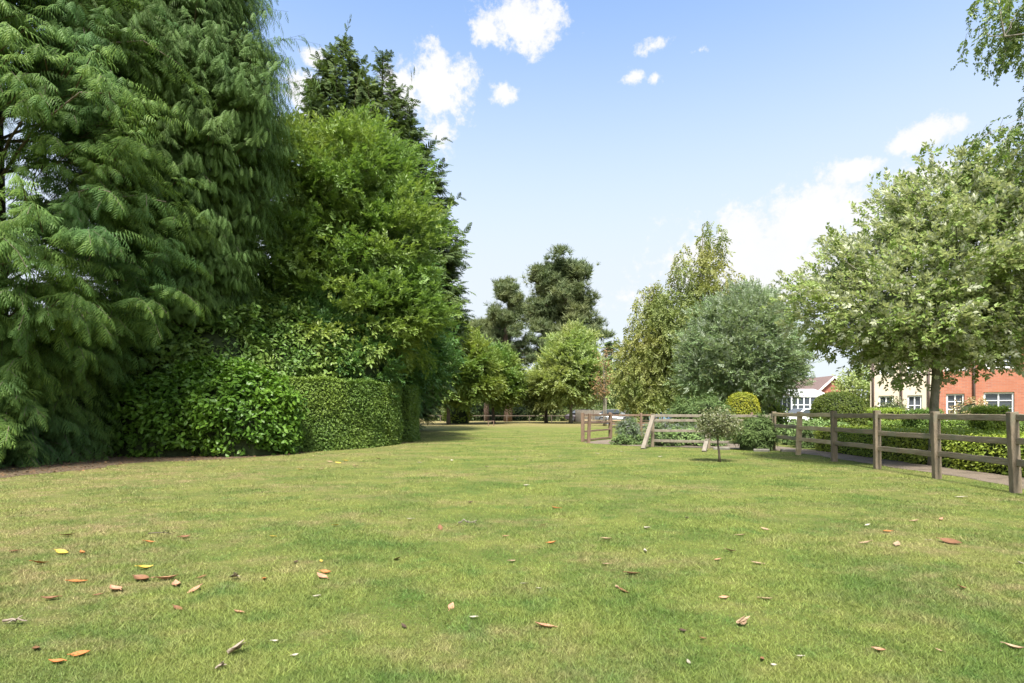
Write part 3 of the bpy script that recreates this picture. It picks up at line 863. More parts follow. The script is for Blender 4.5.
def bush(name, label, base, lobes, mat, n, per, spread, tmpl, size, seed=1, cat='shrub', group=None, core=.78, inner=.8, rough=.08, mats2=None, rz=0.0, stems=0, **kw):
    r = np.random.default_rng(seed)
    t = thing(name, label, cat, (base[0], base[1], 0), rz, group)
    P, Nn = lobes_points(r, lobes, n, inner, .6, rough); k = P[:, 2] > .02; P = P[k]; Nn = Nn[k]
    fo = MB()
    leaves(fo, r, P, Nn, per, spread, tmpl, size, **kw)
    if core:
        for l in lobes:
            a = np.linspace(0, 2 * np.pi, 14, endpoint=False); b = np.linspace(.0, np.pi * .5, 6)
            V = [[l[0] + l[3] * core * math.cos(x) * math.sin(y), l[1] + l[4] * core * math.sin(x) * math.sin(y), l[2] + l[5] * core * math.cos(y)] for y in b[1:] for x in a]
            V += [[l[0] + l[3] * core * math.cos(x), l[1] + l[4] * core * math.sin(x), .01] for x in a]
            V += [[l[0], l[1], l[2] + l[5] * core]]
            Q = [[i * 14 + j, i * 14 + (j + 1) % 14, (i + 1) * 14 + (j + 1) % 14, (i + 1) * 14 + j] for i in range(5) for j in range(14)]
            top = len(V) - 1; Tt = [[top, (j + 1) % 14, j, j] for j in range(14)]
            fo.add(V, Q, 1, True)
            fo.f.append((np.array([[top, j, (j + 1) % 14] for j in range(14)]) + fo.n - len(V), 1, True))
    st = MB()
    for i in range(max(3, stems)):
        e = P[r.integers(len(P))]; st.tube(wobble(np.array([0, 0, -.03]), e * .95, 5, .05, r=r), [.03, .025, .02, .014, .006], 5)
    st.build('stems', M['bark'], t)
    fo.build('foliage', [mat, M['hedge_core']], t)
    return t


def clipped(name, label, poly, h, mat, dens, tmpl, size, seed=1, base=None, cat='hedge', group=None, rnd_top=.08, spread=.012, jitter=.042, rough=.05):
    """clipped hedge over a footprint polygon (counter-clockwise)"""
    r = np.random.default_rng(seed); poly = np.array(poly, float)
    c = poly.mean(0) if base is None else np.array(base); q = poly - c
    t = thing(name, label, cat, (c[0], c[1], 0), group=group)
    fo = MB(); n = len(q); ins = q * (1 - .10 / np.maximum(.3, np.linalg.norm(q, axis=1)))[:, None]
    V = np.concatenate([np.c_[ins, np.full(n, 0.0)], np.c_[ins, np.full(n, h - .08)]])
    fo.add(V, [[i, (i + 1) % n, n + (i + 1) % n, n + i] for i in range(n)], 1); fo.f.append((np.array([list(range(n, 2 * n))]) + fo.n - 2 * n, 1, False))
    P = []; Nn = []
    for i in range(n):
        a = q[i]; b = q[(i + 1) % n]; L = np.linalg.norm(b - a); k = int(L * h * dens)
        u = r.random(k); z = r.random(k) * h
        nr = np.array([b[1] - a[1], a[0] - b[0]]) / (L + 1e-9)
        wav = rough * (np.sin(z * 4.1 + i) + np.sin(u * L * 3.3 + z * 2)) * .5
        off = -rnd_top * np.clip((z - h + rnd_top * 2) / (rnd_top * 2), 0, 1) ** 2 + r.normal(0, jitter, k) + wav - .03
        P.append(np.c_[a + (b - a) * u[:, None] + nr * off[:, None], z]); Nn.append(np.repeat([[nr[0], nr[1], .25]], k, 0))
    lo = q.min(0); hi = q.max(0); k = int((hi - lo).prod() * dens); xy = r.uniform(lo, hi, (k, 2)); xy = xy[inside(q, xy[:, 0], xy[:, 1])]
    P.append(np.c_[xy, h - .03 + r.normal(0, jitter, len(xy)) + rough * .6 * np.sin(xy[:, 0] * 3.1 + xy[:, 1] * 2.2)]); Nn.append(np.repeat([[0, 0, 1.]], len(xy), 0))
    P = np.concatenate(P); Nn = np.concatenate(Nn)
    leaves(fo, r, P, Nn, 1, spread, tmpl, size, up=.35, outw=.7, rnd=.55, flat=1)
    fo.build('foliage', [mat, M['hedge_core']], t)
    st = MB()
    st.tube([[0, 0, -.03], [.02, .01, h * .6]], [.04, .02], 5)
    st.build('stem', M['bark'], t)
    return t


# ---- left: conifers
FR_A = frond(5, .30, .52, .026, 52, 1.0)
FR_B = frond(5, .5, .46, .024, 36, 1.1)
FR_C = frond(5, .2, .5, .055, 50, .3)


def prof1(z):
    return float(np.interp(z, [0, 1, 2.5, 4.5, 6, 8, 10.5, 14, 18.5], [3.9, 4.6, 5.0, 5.1, 4.7, 4.4, 4.1, 2.9, .1]))


def hole(z, az):
    a = (az - math.radians(-44) + math.pi) % (2 * math.pi) - math.pi
    return (5.5 < z < 7.4 and abs(a + .05) < .26) or (1.6 < z < 2.6 and abs(a + .32) < .17)


def cedar_side(z, az):
    """the low boughs are short on the side shaded by the laurel, long towards the open lawn"""
    a = np.clip((az - math.radians(-62)) / math.radians(40), 0, 1); a = np.where(az > math.radians(120), 0, a)
    return 1 - .50 * a * np.clip((5.2 - z) / 3.2, 0, 1)


drape('cedar_tree', 'tall cedar at the left edge, its fringed bright green sprays reaching down to the ground', (-12.4, 13.6), 18.5, prof1, 4800, FR_A,
      (M['thuja'], M['bark']), seed=3, azf=cedar_side, size=(.21, .37), slen=(.6, 1.4), nf=15, rise=(0, 35), fall=.62, layer=1.05, shelf=.42, lump=.2, hole=hole, zmax=12.5, hang=.55, z0=.25, trunk_r=.32)


def prof2(z):
    return float(np.interp(z, [0, 3, 5, 7, 9, 10.5, 13, 16, 21], [1.2, 1.4, 1.7, 2.25, 2.9, 3.1, 2.4, 1.5, .1]))


drape('cypress_tree', 'tall cypress behind the laurel, with fine drooping sprays and upswept tips against the sky', (-10.0, 17.0), 21.0, prof2, 4800, FR_B,
      (M['cypress'], M['bark']), seed=5, wmin=1.2, size=(.24, .42), slen=(.8, 1.7), nf=15, rise=(10, 50), fall=.55, layer=1.3, shelf=.26, zmax=15.5, hang=.75, z0=4.0, lump=.2)


def prof3(z):
    return float(np.interp(z, [0, 1.5, 4, 6, 8.5, 11, 14.2, 17.3, 19.7, 23.3], [2.8, 3.6, 4.3, 4.8, 5.2, 4.7, 3.5, 2.25, 1.3, .05]))


drape('dark_conifer', 'right one of two tall dark conifers, its ragged right edge free against the sky', (-7.9, 35.0), 23.3, prof3, 3600, FR_C,
      (M['darkcon'], M['bark_red']), seed=8, size=(.45, .75), slen=(.8, 1.6), nf=9, rise=(10, 55), fall=.3, layer=1.5, shelf=.22, hang=.3, z0=.4, group='two tall dark conifers', lump=.13, longp=.03)


def prof4(z):
    return float(np.interp(z, [0, 4, 8, 12, 16, 20, 22, 23.6], [3.6, 3.8, 3.7, 3.2, 2.5, 1.75, 1.1, .05]))


drape('dark_conifer', 'left one of the two tall dark conifers, its bushy top the highest against the sky', (-10.1, 34.0), 23.6, prof4, 3200, FR_C,
      (M['darkcon'], M['bark_red']), seed=9, size=(.45, .75), slen=(.8, 1.6), nf=9, rise=(10, 55), fall=.3, layer=1.5, shelf=.22, hang=.3, z0=1.0, group='two tall dark conifers', lump=.13, longp=.03)

SPR = sprig(9, .36, 1.0, seed=1); SPR2 = sprig(7, .40, 1.1, seed=2); SPR3 = sprig(8, .42, 1.25, seed=3)
SH = dict(shoot=True, rnd=.22, up=.9, outw=.3)
# ---- big yellow-green tree behind the hedge
broadleaf('broadleaf_tree', 'large bushy tree with bright yellow green leaves rising behind the clipped hedge', (-6.0, 22.5), 12.6,
          [(-1.0, 0, 9.6, 2.6, 2.6, 3.0), (-2.4, -.5, 6.6, 2.4, 2.4, 2.4), (.55, -.4, 7.2, 2.2, 2.4, 2.2), (1.0, -.3, 4.5, 1.9, 2.3, 1.6), (-.4, -1.0, 4.6, 3.2, 2.2, 1.8),
           (.3, 0, 10.2, 1.6, 1.6, 1.5)],
          (M['locust'], M['bark']), 680, 38, .36, SPR, (.32, .55), fork=2.0, trunk_r=.26, seed=11, inner=.6, rough=.2, flat=.42, ntwig=240, **SH)
broadleaf('broadleaf_tree', 'shaded deep green tree whose foliage hangs low over the right end of the clipped hedge', (-6.0, 27.5), 8.6,
          [(.2, 0, 5.4, 2.4, 2.4, 2.6), (1.1, -.4, 3.4, 1.7, 2.0, 1.7), (-1.4, -.6, 4.2, 2.4, 2.2, 2.2)],
          (M['shade'], M['bark']), 330, 26, .36, SPR, (.36, .6), fork=1.4, trunk_r=.2, seed=12, inner=.5, flat=.45, **SH)

# ---- shrubs and hedge on the left
bush('rhododendron_bush', 'tall dark rhododendron thicket between the cypress and the clipped hedge', (-8.3, 19.0),
     [(-.9, -.5, 2.4, 2.0, 1.5, 2.1), (.9, .1, 2.7, 1.5, 1.2, 1.7), (.1, .6, 3.5, 1.6, 1.4, 1.5), (2.2, .6, 2.9, .95, .9, .8)], M['rhodo'], 2300, 26, .15, LONG, (.12, .20), seed=21, core=.72, inner=.7,
     rough=.14, wide=1.5, stems=6)
bush('understory_shrub', 'dark leafy understory thicket between the cedar and the cypress, behind the laurel', (-10.5, 17.0),
     [(0, 0, 2.0, 1.9, 1.3, 2.2), (-1.4, .3, 2.2, 1.6, 1.3, 2.3), (1.3, .5, 2.6, 1.5, 1.2, 1.9), (-3.0, .4, 1.8, 1.5, 1.2, 2.0)], M['rhodo'], 1500, 24, .17, LONG, (.14, .24), seed=20, core=.7, inner=.65, rough=.16, wide=1.5, stems=6)
bush('laurel_bush', 'broad glossy bright green laurel bush at the lawn edge, left of the clipped hedge', (-8.65, 15.9),
     [(-.9, 0, 1.0, 1.7, 1.2, 1.35), (.9, .15, 1.0, 1.6, 1.25, 1.45), (.1, .3, 1.3, 1.6, 1.1, 1.25)], M['laurel'], 1800, 26, .11, LONG, (.12, .19), seed=22, core=.8, inner=.8,
     rough=.1, wide=1.7, stems=5)
bush('evergreen_shrub', 'fine leaved dark green shrub rising behind the rhododendron, below the yellow green tree', (-7.4, 20.3),
     [(-.2, 0, 3.2, 1.9, 1.5, 2.2), (1.6, .2, 2.8, 1.5, 1.3, 1.7), (-1.6, .2, 3.4, 1.4, 1.3, 2.0)], M['shade'], 800, 12, .16, SPR, (.24, .40), seed=23, core=.7, inner=.7, rough=.16, stems=5, **SH)
HF = [(-6.75, 16.7), (-6.1, 16.95), (-5.36, 17.7), (-4.75, 18.7), (-4.35, 19.8), (-4.15, 20.9), (-4.25, 21.5), (-5.0, 21.6), (-5.6, 20.2), (-6.4, 18.8), (-7.2, 18.0)]
clipped('clipped_hedge', 'long clipped dark green hedge with a curved face, left of the lawn', HF, 2.18, M['hedge'], 2600, OVAL, (.05, .09), seed=31, rnd_top=.1)
clipped('clipped_hedge', 'narrow clipped hedge end standing just behind the long curved hedge', [(-4.55, 22.3), (-4.05, 22.35), (-3.92, 23.2), (-4.0, 24.4), (-4.7, 24.4)], 2.2, M['hedge'], 1500, OVAL,
        (.05, .09), seed=32, rnd_top=.1)

# ---- far field trees
broadleaf('field_tree', 'mid green round tree with a short trunk, far field, beside the dark conifers', (-5.8, 52), 9.8,
          [(0, 0, 5.8, 2.6, 2.6, 3.7), (2.0, .5, 4.9, 2.3, 2.2, 2.9), (-1.6, 0, 4.2, 2.2, 2.2, 2.4)], (M['mid_tree'], M['bark']), 360, 22, .40, SPR2, (.5, .85), fork=1.7, trunk_r=.15, seed=41, flat=.5, **SH)
broadleaf('field_tree', 'darker green tree left of the red barked pine trunk on the far field', (-1.9, 58), 8.0,
          [(0, 0, 5.0, 2.2, 2.2, 2.6), (.9, 0, 3.9, 1.8, 1.8, 1.9)], (M['mid_tree'], M['bark']), 260, 22, .40, SPR2, (.5, .85), fork=1.8, trunk_r=.16, seed=42, flat=.5, **SH)
broadleaf('pale_tree', 'pale lime green pointed tree on the far field in front of the pines', (5.9, 57), 9.8,
          [(0, 0, 5.0, 3.1, 3.1, 2.9), (.1, 0, 6.8, 2.2, 2.2, 2.9), (-1.2, 0, 4.0, 2.5, 2.5, 2.0), (1.6, .2, 4.3, 2.1, 2.1, 2.3)], (M['pale_tree'], M['bark_grey']), 520, 22, .36, SPR2, (.5, .8), fork=1.5,
          trunk_r=.16, seed=43, flat=.5, inner=.4, **SH)
broadleaf('dark_tree', 'small dark green tree tucked against the left side of the pale lime tree', (3.6, 60), 5.6,
          [(0, 0, 3.5, 2.0, 2.0, 2.0), (-1.0, 0, 2.8, 1.5, 1.5, 1.4)], (M['far_tree'], M['bark']), 220, 44, .36, CARD, (.2, .34), fork=1.2, trunk_r=.17, seed=44)
def lay(r, z0, z1, n, L0, L1, rise=(.2, 1.2), nc=(3, 6), az=None):
    o = []
    for i in range(n):
        f = i / max(1, n - 1); z = z0 + (z1 - z0) * f
        o.append((z, r.uniform(0, 360) if az is None else az[i % len(az)] + r.normal(0, 15), (L0 + (L1 - L0) * f) * r.uniform(.7, 1.15), r.uniform(*rise), int(r.integers(*nc))))
    return o
_r = np.random.default_rng(50)
pine('pine_tree', 'tall slender pine with bare reddish trunk and sparse branches, left of the broad pine', (-.5, 68), 17.0,
     lay(_r, 6.0, 16.4, 40, 3.2, 1.1, (.1, .8), (3, 6)), (M['pine'], M['bark_red']), seed=51, trunk_r=.5, tsize=(.4, .7), per=18, spread=.36)
pine('pine_tree', 'broad dark pine with a domed crown, the tallest tree on the far field', (6.4, 76), 20.6,
     lay(_r, 7.0, 19.5, 74, 4.7, 2.4, (.3, 2.4), (4, 8)) + lay(_r, 10, 14, 6, 5.6, 5.2, (1.0, 2.5), (5, 8)), (M['pine'], M['bark_red']), seed=52, trunk_r=.55, tsize=(.5, .9), per=24, spread=.55)
pine('pine_tree', 'smaller olive toned pine standing left of the slender pine on the far field', (-3.2, 72), 12.4,
     lay(_r, 4.0, 12, 26, 3.0, 1.4, (.1, .9), (3, 6)), (M['pine'], M['bark_red']), seed=53, trunk_r=.35, tsize=(.45, .8), per=26, spread=.5)
conifer('narrow_conifer', 'narrow pointed grey green conifer far off, left of the birches', (15.4, 88), 12.4, lambda z: float(np.interp(z, [0, 3, 8, 12.4], [2.3, 2.2, 1.5, .1])), 110, FR_C,
        (M['darkcon'], M['bark']), seed=55, size=(.8, 1.3), per=9, elev=(25, 0), droop=.3, trunk_r=.2, sec=2, hang=.3)

# sapling with a stake
t = broadleaf('sapling', 'thin sapling with sparse rusty leaves and a pale stake, right of the pale lime tree', (7.6, 47), 7.0, [(0, 0, 4.6, .75, .75, 2.2), (-.2, 0, 3.2, .9, .9, 1.0)], (M['rust'], M['wood_silver']), 90, 9, .25, CARD, (.1, .2),
              fork=2.0, trunk_r=.06, seed=57, inner=.1)
sb = MB(); sb.tube([[.16, -.05, -.05], [.15, -.05, 2.3]], .05, 6); sb.build('stake', M['wood_silver'], t)

# far wood at the field's end
wood_src = broadleaf('far_tree', 'x', (0, 0), 9.5, [(0, 0, 5.6, 3.0, 3.0, 3.6), (1.8, .4, 4.0, 2.4, 2.4, 2.6), (-1.7, .3, 4.4, 2.5, 2.5, 2.8)], (M['far_tree'], M['bark']), 300, 44, .5, CARD, (.3, .5), fork=1.2,
                     trunk_r=.22, seed=61)
FAR = [(-12, 92, .9, 'rounded dark tree at the far end of the field, seen past the dark conifers'), (-8.2, 86, .75, 'low dark tree at the end of the field, behind the round mid green tree'),
       (-4.4, 84, .7, 'dark tree behind the small olive pine at the field end'), (1.2, 88, .72, 'dark tree between the slender pine and the broad pine at the field end'),
       (4.6, 90, .66, 'dark tree behind the trunk of the broad pine'), (10.4, 84, .78, 'dark tree just right of the pale lime tree at the field end'),
       (13.8, 74, .62, 'dark tree behind the staked sapling'), (17.6, 76, .72, 'dark tree behind the left edge of the birches'), (21.5, 74, .66, 'dark tree behind the birch trunks'),
       (25.8, 76, .7, 'dark tree behind the blue car'), (32, 72, .62, 'dark tree behind the grey green round tree, left side'), (38.5, 74, .62, 'dark tree behind the grey green round tree, right side'),
       (-18, 96, .95, 'dark tree hidden deep behind the left conifers at the field end')]
for i, (x, y, s, lb) in enumerate(FAR):
    if i == 0:
        wood_src.location = (x, y, 0); wood_src.scale = (s, s, s); tag(wood_src, lb, 'tree', 'trees closing off the far end of the field')
    else:
        copy_tree(wood_src, (x, y, 0), i * 1.7, (s * (1 + .12 * math.sin(i * 2.3)), s, s * (1 + .15 * math.cos(i * 1.9))), lb, 'trees closing off the far end of the field')
bush('yellow_shrub', 'pale yellow green shrub on the far field, behind the round mid green tree trunk', (-5.4, 57), [(0, 0, .9, 1.3, 1, 1.1)], M['box'], 90, 18, .2, CARD, (.15, .3), seed=65)
sh = bush('far_shrub', 'x', (0, 0), [(0, 0, 1.0, 2.2, 1.4, 1.2), (1.6, 0, .8, 1.6, 1.2, .9)], M['far_tree'], 130, 18, .3, CARD, (.25, .4), seed=66)
SHRUBS = [(-9.5, 73, 'low dark shrub at the field end, left of all the pines'), (-4.8, 74, 'low dark shrub at the field end under the small olive pine'), (1.4, 76, 'low dark shrub at the field end, right of the slender pine trunk'),
      (5.0, 72, 'low dark shrub at the field end beneath the pale lime tree'), (9.4, 68, 'low dark shrub at the field end behind the timber fence'), (14.5, 62, 'low dark shrub behind the parked cars'),
      (19.5, 58, 'low dark shrub beneath the birches'), (23.8, 60, 'low dark shrub right of the blue car'), (-7.2, 78, 'low dark shrub at the field end behind the round mid green tree'), (-1.8, 80, 'low dark shrub at the field end left of the slender pine trunk'),
      (3.6, 80, 'low dark shrub at the field end between the two taller pines'), (7.6, 78, 'low dark shrub at the field end under the broad pine'), (12.4, 72, 'low dark shrub at the field end behind the staked sapling')]
for i, (x, y, lb) in enumerate(SHRUBS):
    if i == 0:
        sh.location = (x, y, 0); tag(sh, lb, 'shrub', 'shrubs along the far end of the field')
    else:
        copy_tree(sh, (x, y, 0), i * .9, 1 + .15 * math.sin(i * 3), lb, 'shrubs along the far end of the field')

# ---- birches and the grey green round tree
weeping('birch_tree', 'tallest birch, yellow green hanging twigs and airy top, behind the grey green tree', (13.4, 40), 15.4,
        [(.6, 0, 12.9, 1.1, 1.0, 2.4), (-1.0, 0, 11.4, 1.4, 1.2, 1.6), (-2.2, 0, 9.2, 1.3, 1.3, 1.2), (-2.6, 0, 6.6, 1.4, 1.4, 1.5), (.2, 0, 9.4, 1.8, 1.8, 2.0), (2.2, 0, 10.4, 1.3, 1.2, 1.0), (-1.5, 0, 7.6, 2.2, 2.0, 1.9), (1.4, 0, 7.0, 2.0, 2.0, 1.8), (-.5, 0, 5.0, 2.4, 2.0, 1.6)], (M['birch'], M['bark_birch']), 760, (.7, 2.0), (.38, .7), trunk_r=.17, seed=71, inner=.15,
        step=.26, per=1, nl=22, spread=.08, tmpl=SPR2)
weeping('birch_tree', 'lower left birch with yellowish hanging twigs, leaning away from the tallest birch', (10.2, 41), 11.2,
        [(-.1, 0, 8.3, 1.4, 1.4, 2.3), (-1.0, 0, 5.6, 1.9, 1.9, 2.5), (1.2, 0, 5.4, 1.6, 1.6, 2.4), (-1.6, 0, 3.8, 1.3, 1.3, 1.4), (.9, -.3, 3.4, 1.8, 1.4, 1.2), (-.4, -.6, 2.7, 1.7, 1.2, 1.0), (-.2, 0, 9.6, .7, .7, 1.2)], (M['birch'], M['bark_birch']), 840, (.7, 1.9), (.38, .7), trunk_r=.14, seed=72, inner=.15,
        step=.26, per=1, nl=18, lean=(-.3, 0), zmin=.9, spread=.08, tmpl=SPR2)
broadleaf('round_tree', 'round dense grey green tree behind the golden topiary ball', (12.1, 30), 8.0,
          [(0, 0, 4.5, 2.9, 2.9, 2.9), (.2, 0, 5.5, 2.0, 2.0, 2.2), (-1.1, 0, 3.4, 2.2, 2.2, 1.7), (1.2, 0, 3.5, 2.0, 2.1, 1.7)], (M['grey_tree'], M['bark_grey']), 1500, 14, .20, SPR2, (.24, .36), fork=1.0, trunk_r=.17, seed=73,
          inner=.55, flat=.6, rough=.08, shoot=True, rnd=.6, up=.8, outw=.4)
# ---- whitebeam on the right
broadleaf('whitebeam_tree', 'nearest right hand tree, white leaf undersides showing, trunk rising behind the timber fence', (9.35, 12.6), 6.4,
          [(-.5, 0, 3.75, 2.3, 2.3, 1.65), (0, 0, 4.6, 2.05, 2.05, 1.75), (1.1, 0, 4.2, 1.9, 2.0, 1.7), (-1.35, -.2, 3.3, 1.4, 1.6, .8), (1.1, .1, 3.0, 1.1, 1.5, .75), (.4, -.7, 3.3, 1.6, 1.3, .75), (.3, 0, 5.6, 1.3, 1.2, 1.25), (-.85, -.5, 2.55, .95, .9, .6), (.95, -.4, 2.55, .85, .8, .55), (-1.7, 0, 2.9, .8, .9, .5)],
          (M['sorbus'], M['bark_grey']), 1100, 12, .14, SPR3, (.17, .28), fork=1.9, trunk_r=.085, seed=81, inner=.4, flat=.75, rough=.11, nl=16, ntwig=330, shoot=True, up=.7, rnd=.45, outw=.3, hang=.25)
# ---- birch whose trunk stands out of the picture on the right
weeping('birch_tree', 'near birch, only its thin leafy branches hanging into the top right corner', (12.8, 11.4), 12.5,
        [(-2.0, .1, 9.9, 1.4, 1.4, .7), (-2.4, .1, 7.0, 1.1, 1.2, .85), (-1.6, .3, 6.1, 1.6, 1.4, 1.1), (-.4, 0, 9.8, 2.0, 2.0, 1.8), (.4, .2, 6.8, 2.2, 2.2, 2.0)], (M['birch_near'], M['bark_birch']), 560,
        (.35, .9), (.13, .23), trunk_r=.17, seed=83, inner=.2, step=.085, per=2, tmpl=SPR3, nl=22, twig=True, zmin=3.6, spread=.04, outk=.7, rough=.16)
broadleaf('willow_tree', 'soft olive green tree between the far bungalow and the cream house', (26.5, 42), 5.6, [(0, 0, 3.1, 2.0, 2.0, 2.3), (-.9, 0, 2.3, 1.4, 1.4, 1.6), (1.3, 0, 2.8, 1.6, 1.6, 1.9)], (M['pale_tree'], M['bark']), 260, 34, .3, CARD, (.14, .26),
          fork=.8, trunk_r=.13, seed=85)

# ------------------------------------------------------------------ fences
def rail(mb, a, b, zc, h=.10, th=.045, mat=0, r=random, dz=(0, 0)):
    a = np.array(a, float); b = np.array(b, float); L = np.linalg.norm(b - a); d = (b - a) / L; n = np.array([-d[1], d[0]])
    N = 6; V = []
    for i in range(N + 1):
        t = i / N; c = a + (b - a) * t; z = zc + dz[0] * (1 - t) + dz[1] * t + r.uniform(-.006, .006); hh = h * (.5 + r.uniform(-.03, .03)); tt = th * .5
        for (sx, sz) in ((-1, -.8), (-.75, -1), (.75, -1), (1, -.8), (1, .8), (.75, 1), (-.75, 1), (-1, .8)):
            V.append([c[0] + n[0] * tt * sx, c[1] + n[1] * tt * sx, z + hh * sz])
    Q = [[i * 8 + j, i * 8 + (j + 1) % 8, (i + 1) * 8 + (j + 1) % 8, (i + 1) * 8 + j] for i in range(N) for j in range(8)]
    mb.add(V, Q, mat); mb.f.append((np.array([list(range(8))[::-1]]) + mb.n - len(V), mat, False)); mb.f.append((np.array([list(range(8))]) + mb.n - 8, mat, False))


def fence(name, label, pts, h, zs, wood, railm, group=None, post=(.10, .12), skip_rails=(), new_rails=(), new_posts=(), railh=.10, lean=.02):
    p0 = pts[0]; t = thing(name, label, 'fence', (p0[0], p0[1], 0), group=group)
    for i, p in enumerate(pts):
        q = np.array(p[:2]) - np.array(p0[:2])
        j = min(i, len(pts) - 2); d = np.array(pts[j + 1][:2]) - np.array(pts[j][:2]); a = math.atan2(d[1], d[0])
        mb = MB(); hh = h + random.uniform(-.015, .02)
        mb.box((-post[0] / 2, -post[1] / 2, -.08), (post[0] / 2, post[1] / 2, hh), 0, .008)
        o = mb.build('post', M['wood_new'] if i in new_posts else wood, t, (q[0], q[1], 0)); o.rotation_euler = (random.gauss(0, lean), random.gauss(0, lean), a)
        if i in new_posts: o['label'] = 'pale newer post'
        if i < len(pts) - 1:
            for k, z in enumerate(zs):
                if (i, k) in skip_rails: continue
                d2 = np.array(pts[i + 1][:2]) - np.array(pts[i][:2]); e = d2 / np.linalg.norm(d2) * .03
                mb = MB(); new = (i, k) in new_rails
                rail(mb, q + e, q + d2 - e, z, railh, .045, dz=(random.uniform(-.012, .012), random.uniform(-.012, .012)))
                o = mb.build('rail', M['wood_new'] if new else railm, t)
                if new: o['label'] = 'pale newer rail'
    return t


FP = [(7.15, 6.75), (7.42, 8.38), (7.56, 10.12), (7.63, 11.88), (7.74, 13.66), (7.9, 15.7), (8.03, 17.5)]
fence('post_and_rail_fence', 'weathered three rail timber fence running along the gravel path on the right', FP, 1.205, (1.11, .76, .445), M['wood'], M['rail'],
      new_rails=((4, 0), (4, 1), (4, 2), (5, 0)), new_posts=(5,))
fence('post_and_rail_fence', 'propped up weathered fence section with four rails behind the small holly tree', [(8.03, 17.52 + .16), (6.4, 18.5), (4.76, 19.25)], 1.13,
      (1.06, .90, .56, .22), M['wood'], M['wood_silver'], post=(.10, .11), railh=.09, lean=.05)
fence('post_and_rail_fence', 'short red brown fence run at the far left corner of the garden enclosure', [(2.8, 22.5), (4.3, 24.8)], 1.14, (1.05, .76, .42, .08), M['wood_red'], M['wood_red'], railh=.07)
fence('post_and_rail_fence', 'red brown fence run at the back of the garden enclosure behind the lavender', [(4.3, 25.0), (5.7, 25.1), (7.2, 25.1), (8.8, 25.0), (10.4, 24.6)], 1.14, (1.03, .68), M['wood_red'], M['wood_red'], railh=.08)
mb = MB(); mb.box((-.05, -.055, -.08), (.05, .055, 1.12), 0, .008); o = mb.build('gate_post', M['wood_red'], None, (2.92, 21.7, 0)); o.rotation_euler = (.02, .03, .4)
tag(o, 'single brown gate post just in front of the enclosure corner, beside the gravel', 'post')
fence('post_and_rail_fence', 'light brown rail fence on the far side of the field, before the parked cars', [(6.2, 49), (8.2, 48), (10.2, 47), (12.2, 46), (14.2, 45)], .95, (.85, .45), M['wood_new'], M['wood_new'], railh=.1)
fence('post_and_rail_fence', 'dark rail fence closing the far end of the field below the pines', [(-11 + 2.6 * i, 67 - .15 * i) for i in range(8)], 0.8, (.7,), M['bark'], M['bark'], railh=.10)


def prop(label, a, b, w=.10, mat='wood_silver'):
    a = np.array(a); b = np.array(b); L = np.linalg.norm(b - a); mb = MB(); mb.box((-w / 2, -.05, 0), (w / 2, .05, L), 0, .008)
    o = mb.build('leaning_post', M[mat], None, a); o.rotation_mode = 'QUATERNION'; o.rotation_quaternion = Vector(b - a).to_track_quat('Z', 'Y')
    tag(o, label, 'post', 'silvered props leaning on the broken fence')


prop('taller silvered timber prop leaning on the left end of the propped up fence', W(643, 449), W(653.5, 416, 18.9), .13)
prop('short silvered timber prop leaning on the fence beside the small holly tree', W(704, 452), W(708, 435.5, 17.6), .12)

# board fence at the field end
t = thing('board_fence', 'grey brown boarded fence panels at the field end, left of the parked cars', 'fence', (7.2, 64, 0))
for i in range(3):
    mb = MB()
    for k in range(12):
        mb.box((i * 2.0 + k * .16, 0, .05), (i * 2.0 + k * .16 + .15, .025, 1.35 + random.uniform(-.02, .02)))
    mb.build('panel', M['wood_silver'], t)
for i in range(4):
    mb = MB(); mb.box((i * 2.0 - .075, -.06, -.05), (i * 2.0 - .015, .1, 1.45), 0, .006); mb.build('post', M['wood'], t)

# ------------------------------------------------------------------ garden behind the fence
def dome(name, label, p, rx, ry, h, mat, n, size, seed, group=None, cat='topiary'):
    r = np.random.default_rng(seed); t = thing(name, label, cat, (p[0], p[1], 0), group=group); fo = MB()
    d = unit(r.normal(size=(n, 3))); d[:, 2] = np.abs(d[:, 2]) * 1.25 - .28; d = unit(d)
    sq = (np.abs(d[:, 0]) ** 2.8 + np.abs(d[:, 1]) ** 2.8 + np.abs(d[:, 2]) ** 2.8) ** (-1 / 2.8)
    P = d * sq[:, None] * np.array([rx, ry, h * .55]) * (1 + r.normal(0, .014, (n, 1))) + np.array([0, 0, h * .45]); P[:, 2] = np.maximum(P[:, 2], .03)
    leaves(fo, r, P, d, 1, .008, OVAL, size, up=.3, outw=.8, rnd=.5)
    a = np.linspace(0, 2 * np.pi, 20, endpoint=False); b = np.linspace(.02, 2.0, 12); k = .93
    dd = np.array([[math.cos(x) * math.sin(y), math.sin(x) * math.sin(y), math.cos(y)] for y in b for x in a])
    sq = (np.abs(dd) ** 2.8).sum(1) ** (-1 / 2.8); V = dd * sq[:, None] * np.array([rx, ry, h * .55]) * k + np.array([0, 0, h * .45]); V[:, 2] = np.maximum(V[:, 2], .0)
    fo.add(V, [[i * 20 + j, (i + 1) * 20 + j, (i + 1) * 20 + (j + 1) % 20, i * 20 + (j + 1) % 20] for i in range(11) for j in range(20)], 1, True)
    fo.build('foliage', [mat, M['hedge_core']], t)
    st = MB(); st.tube([[0, 0, -.05], [0, 0, h * .5]], [.07, .04], 6); st.build('stem', M['bark'], t)
    return t


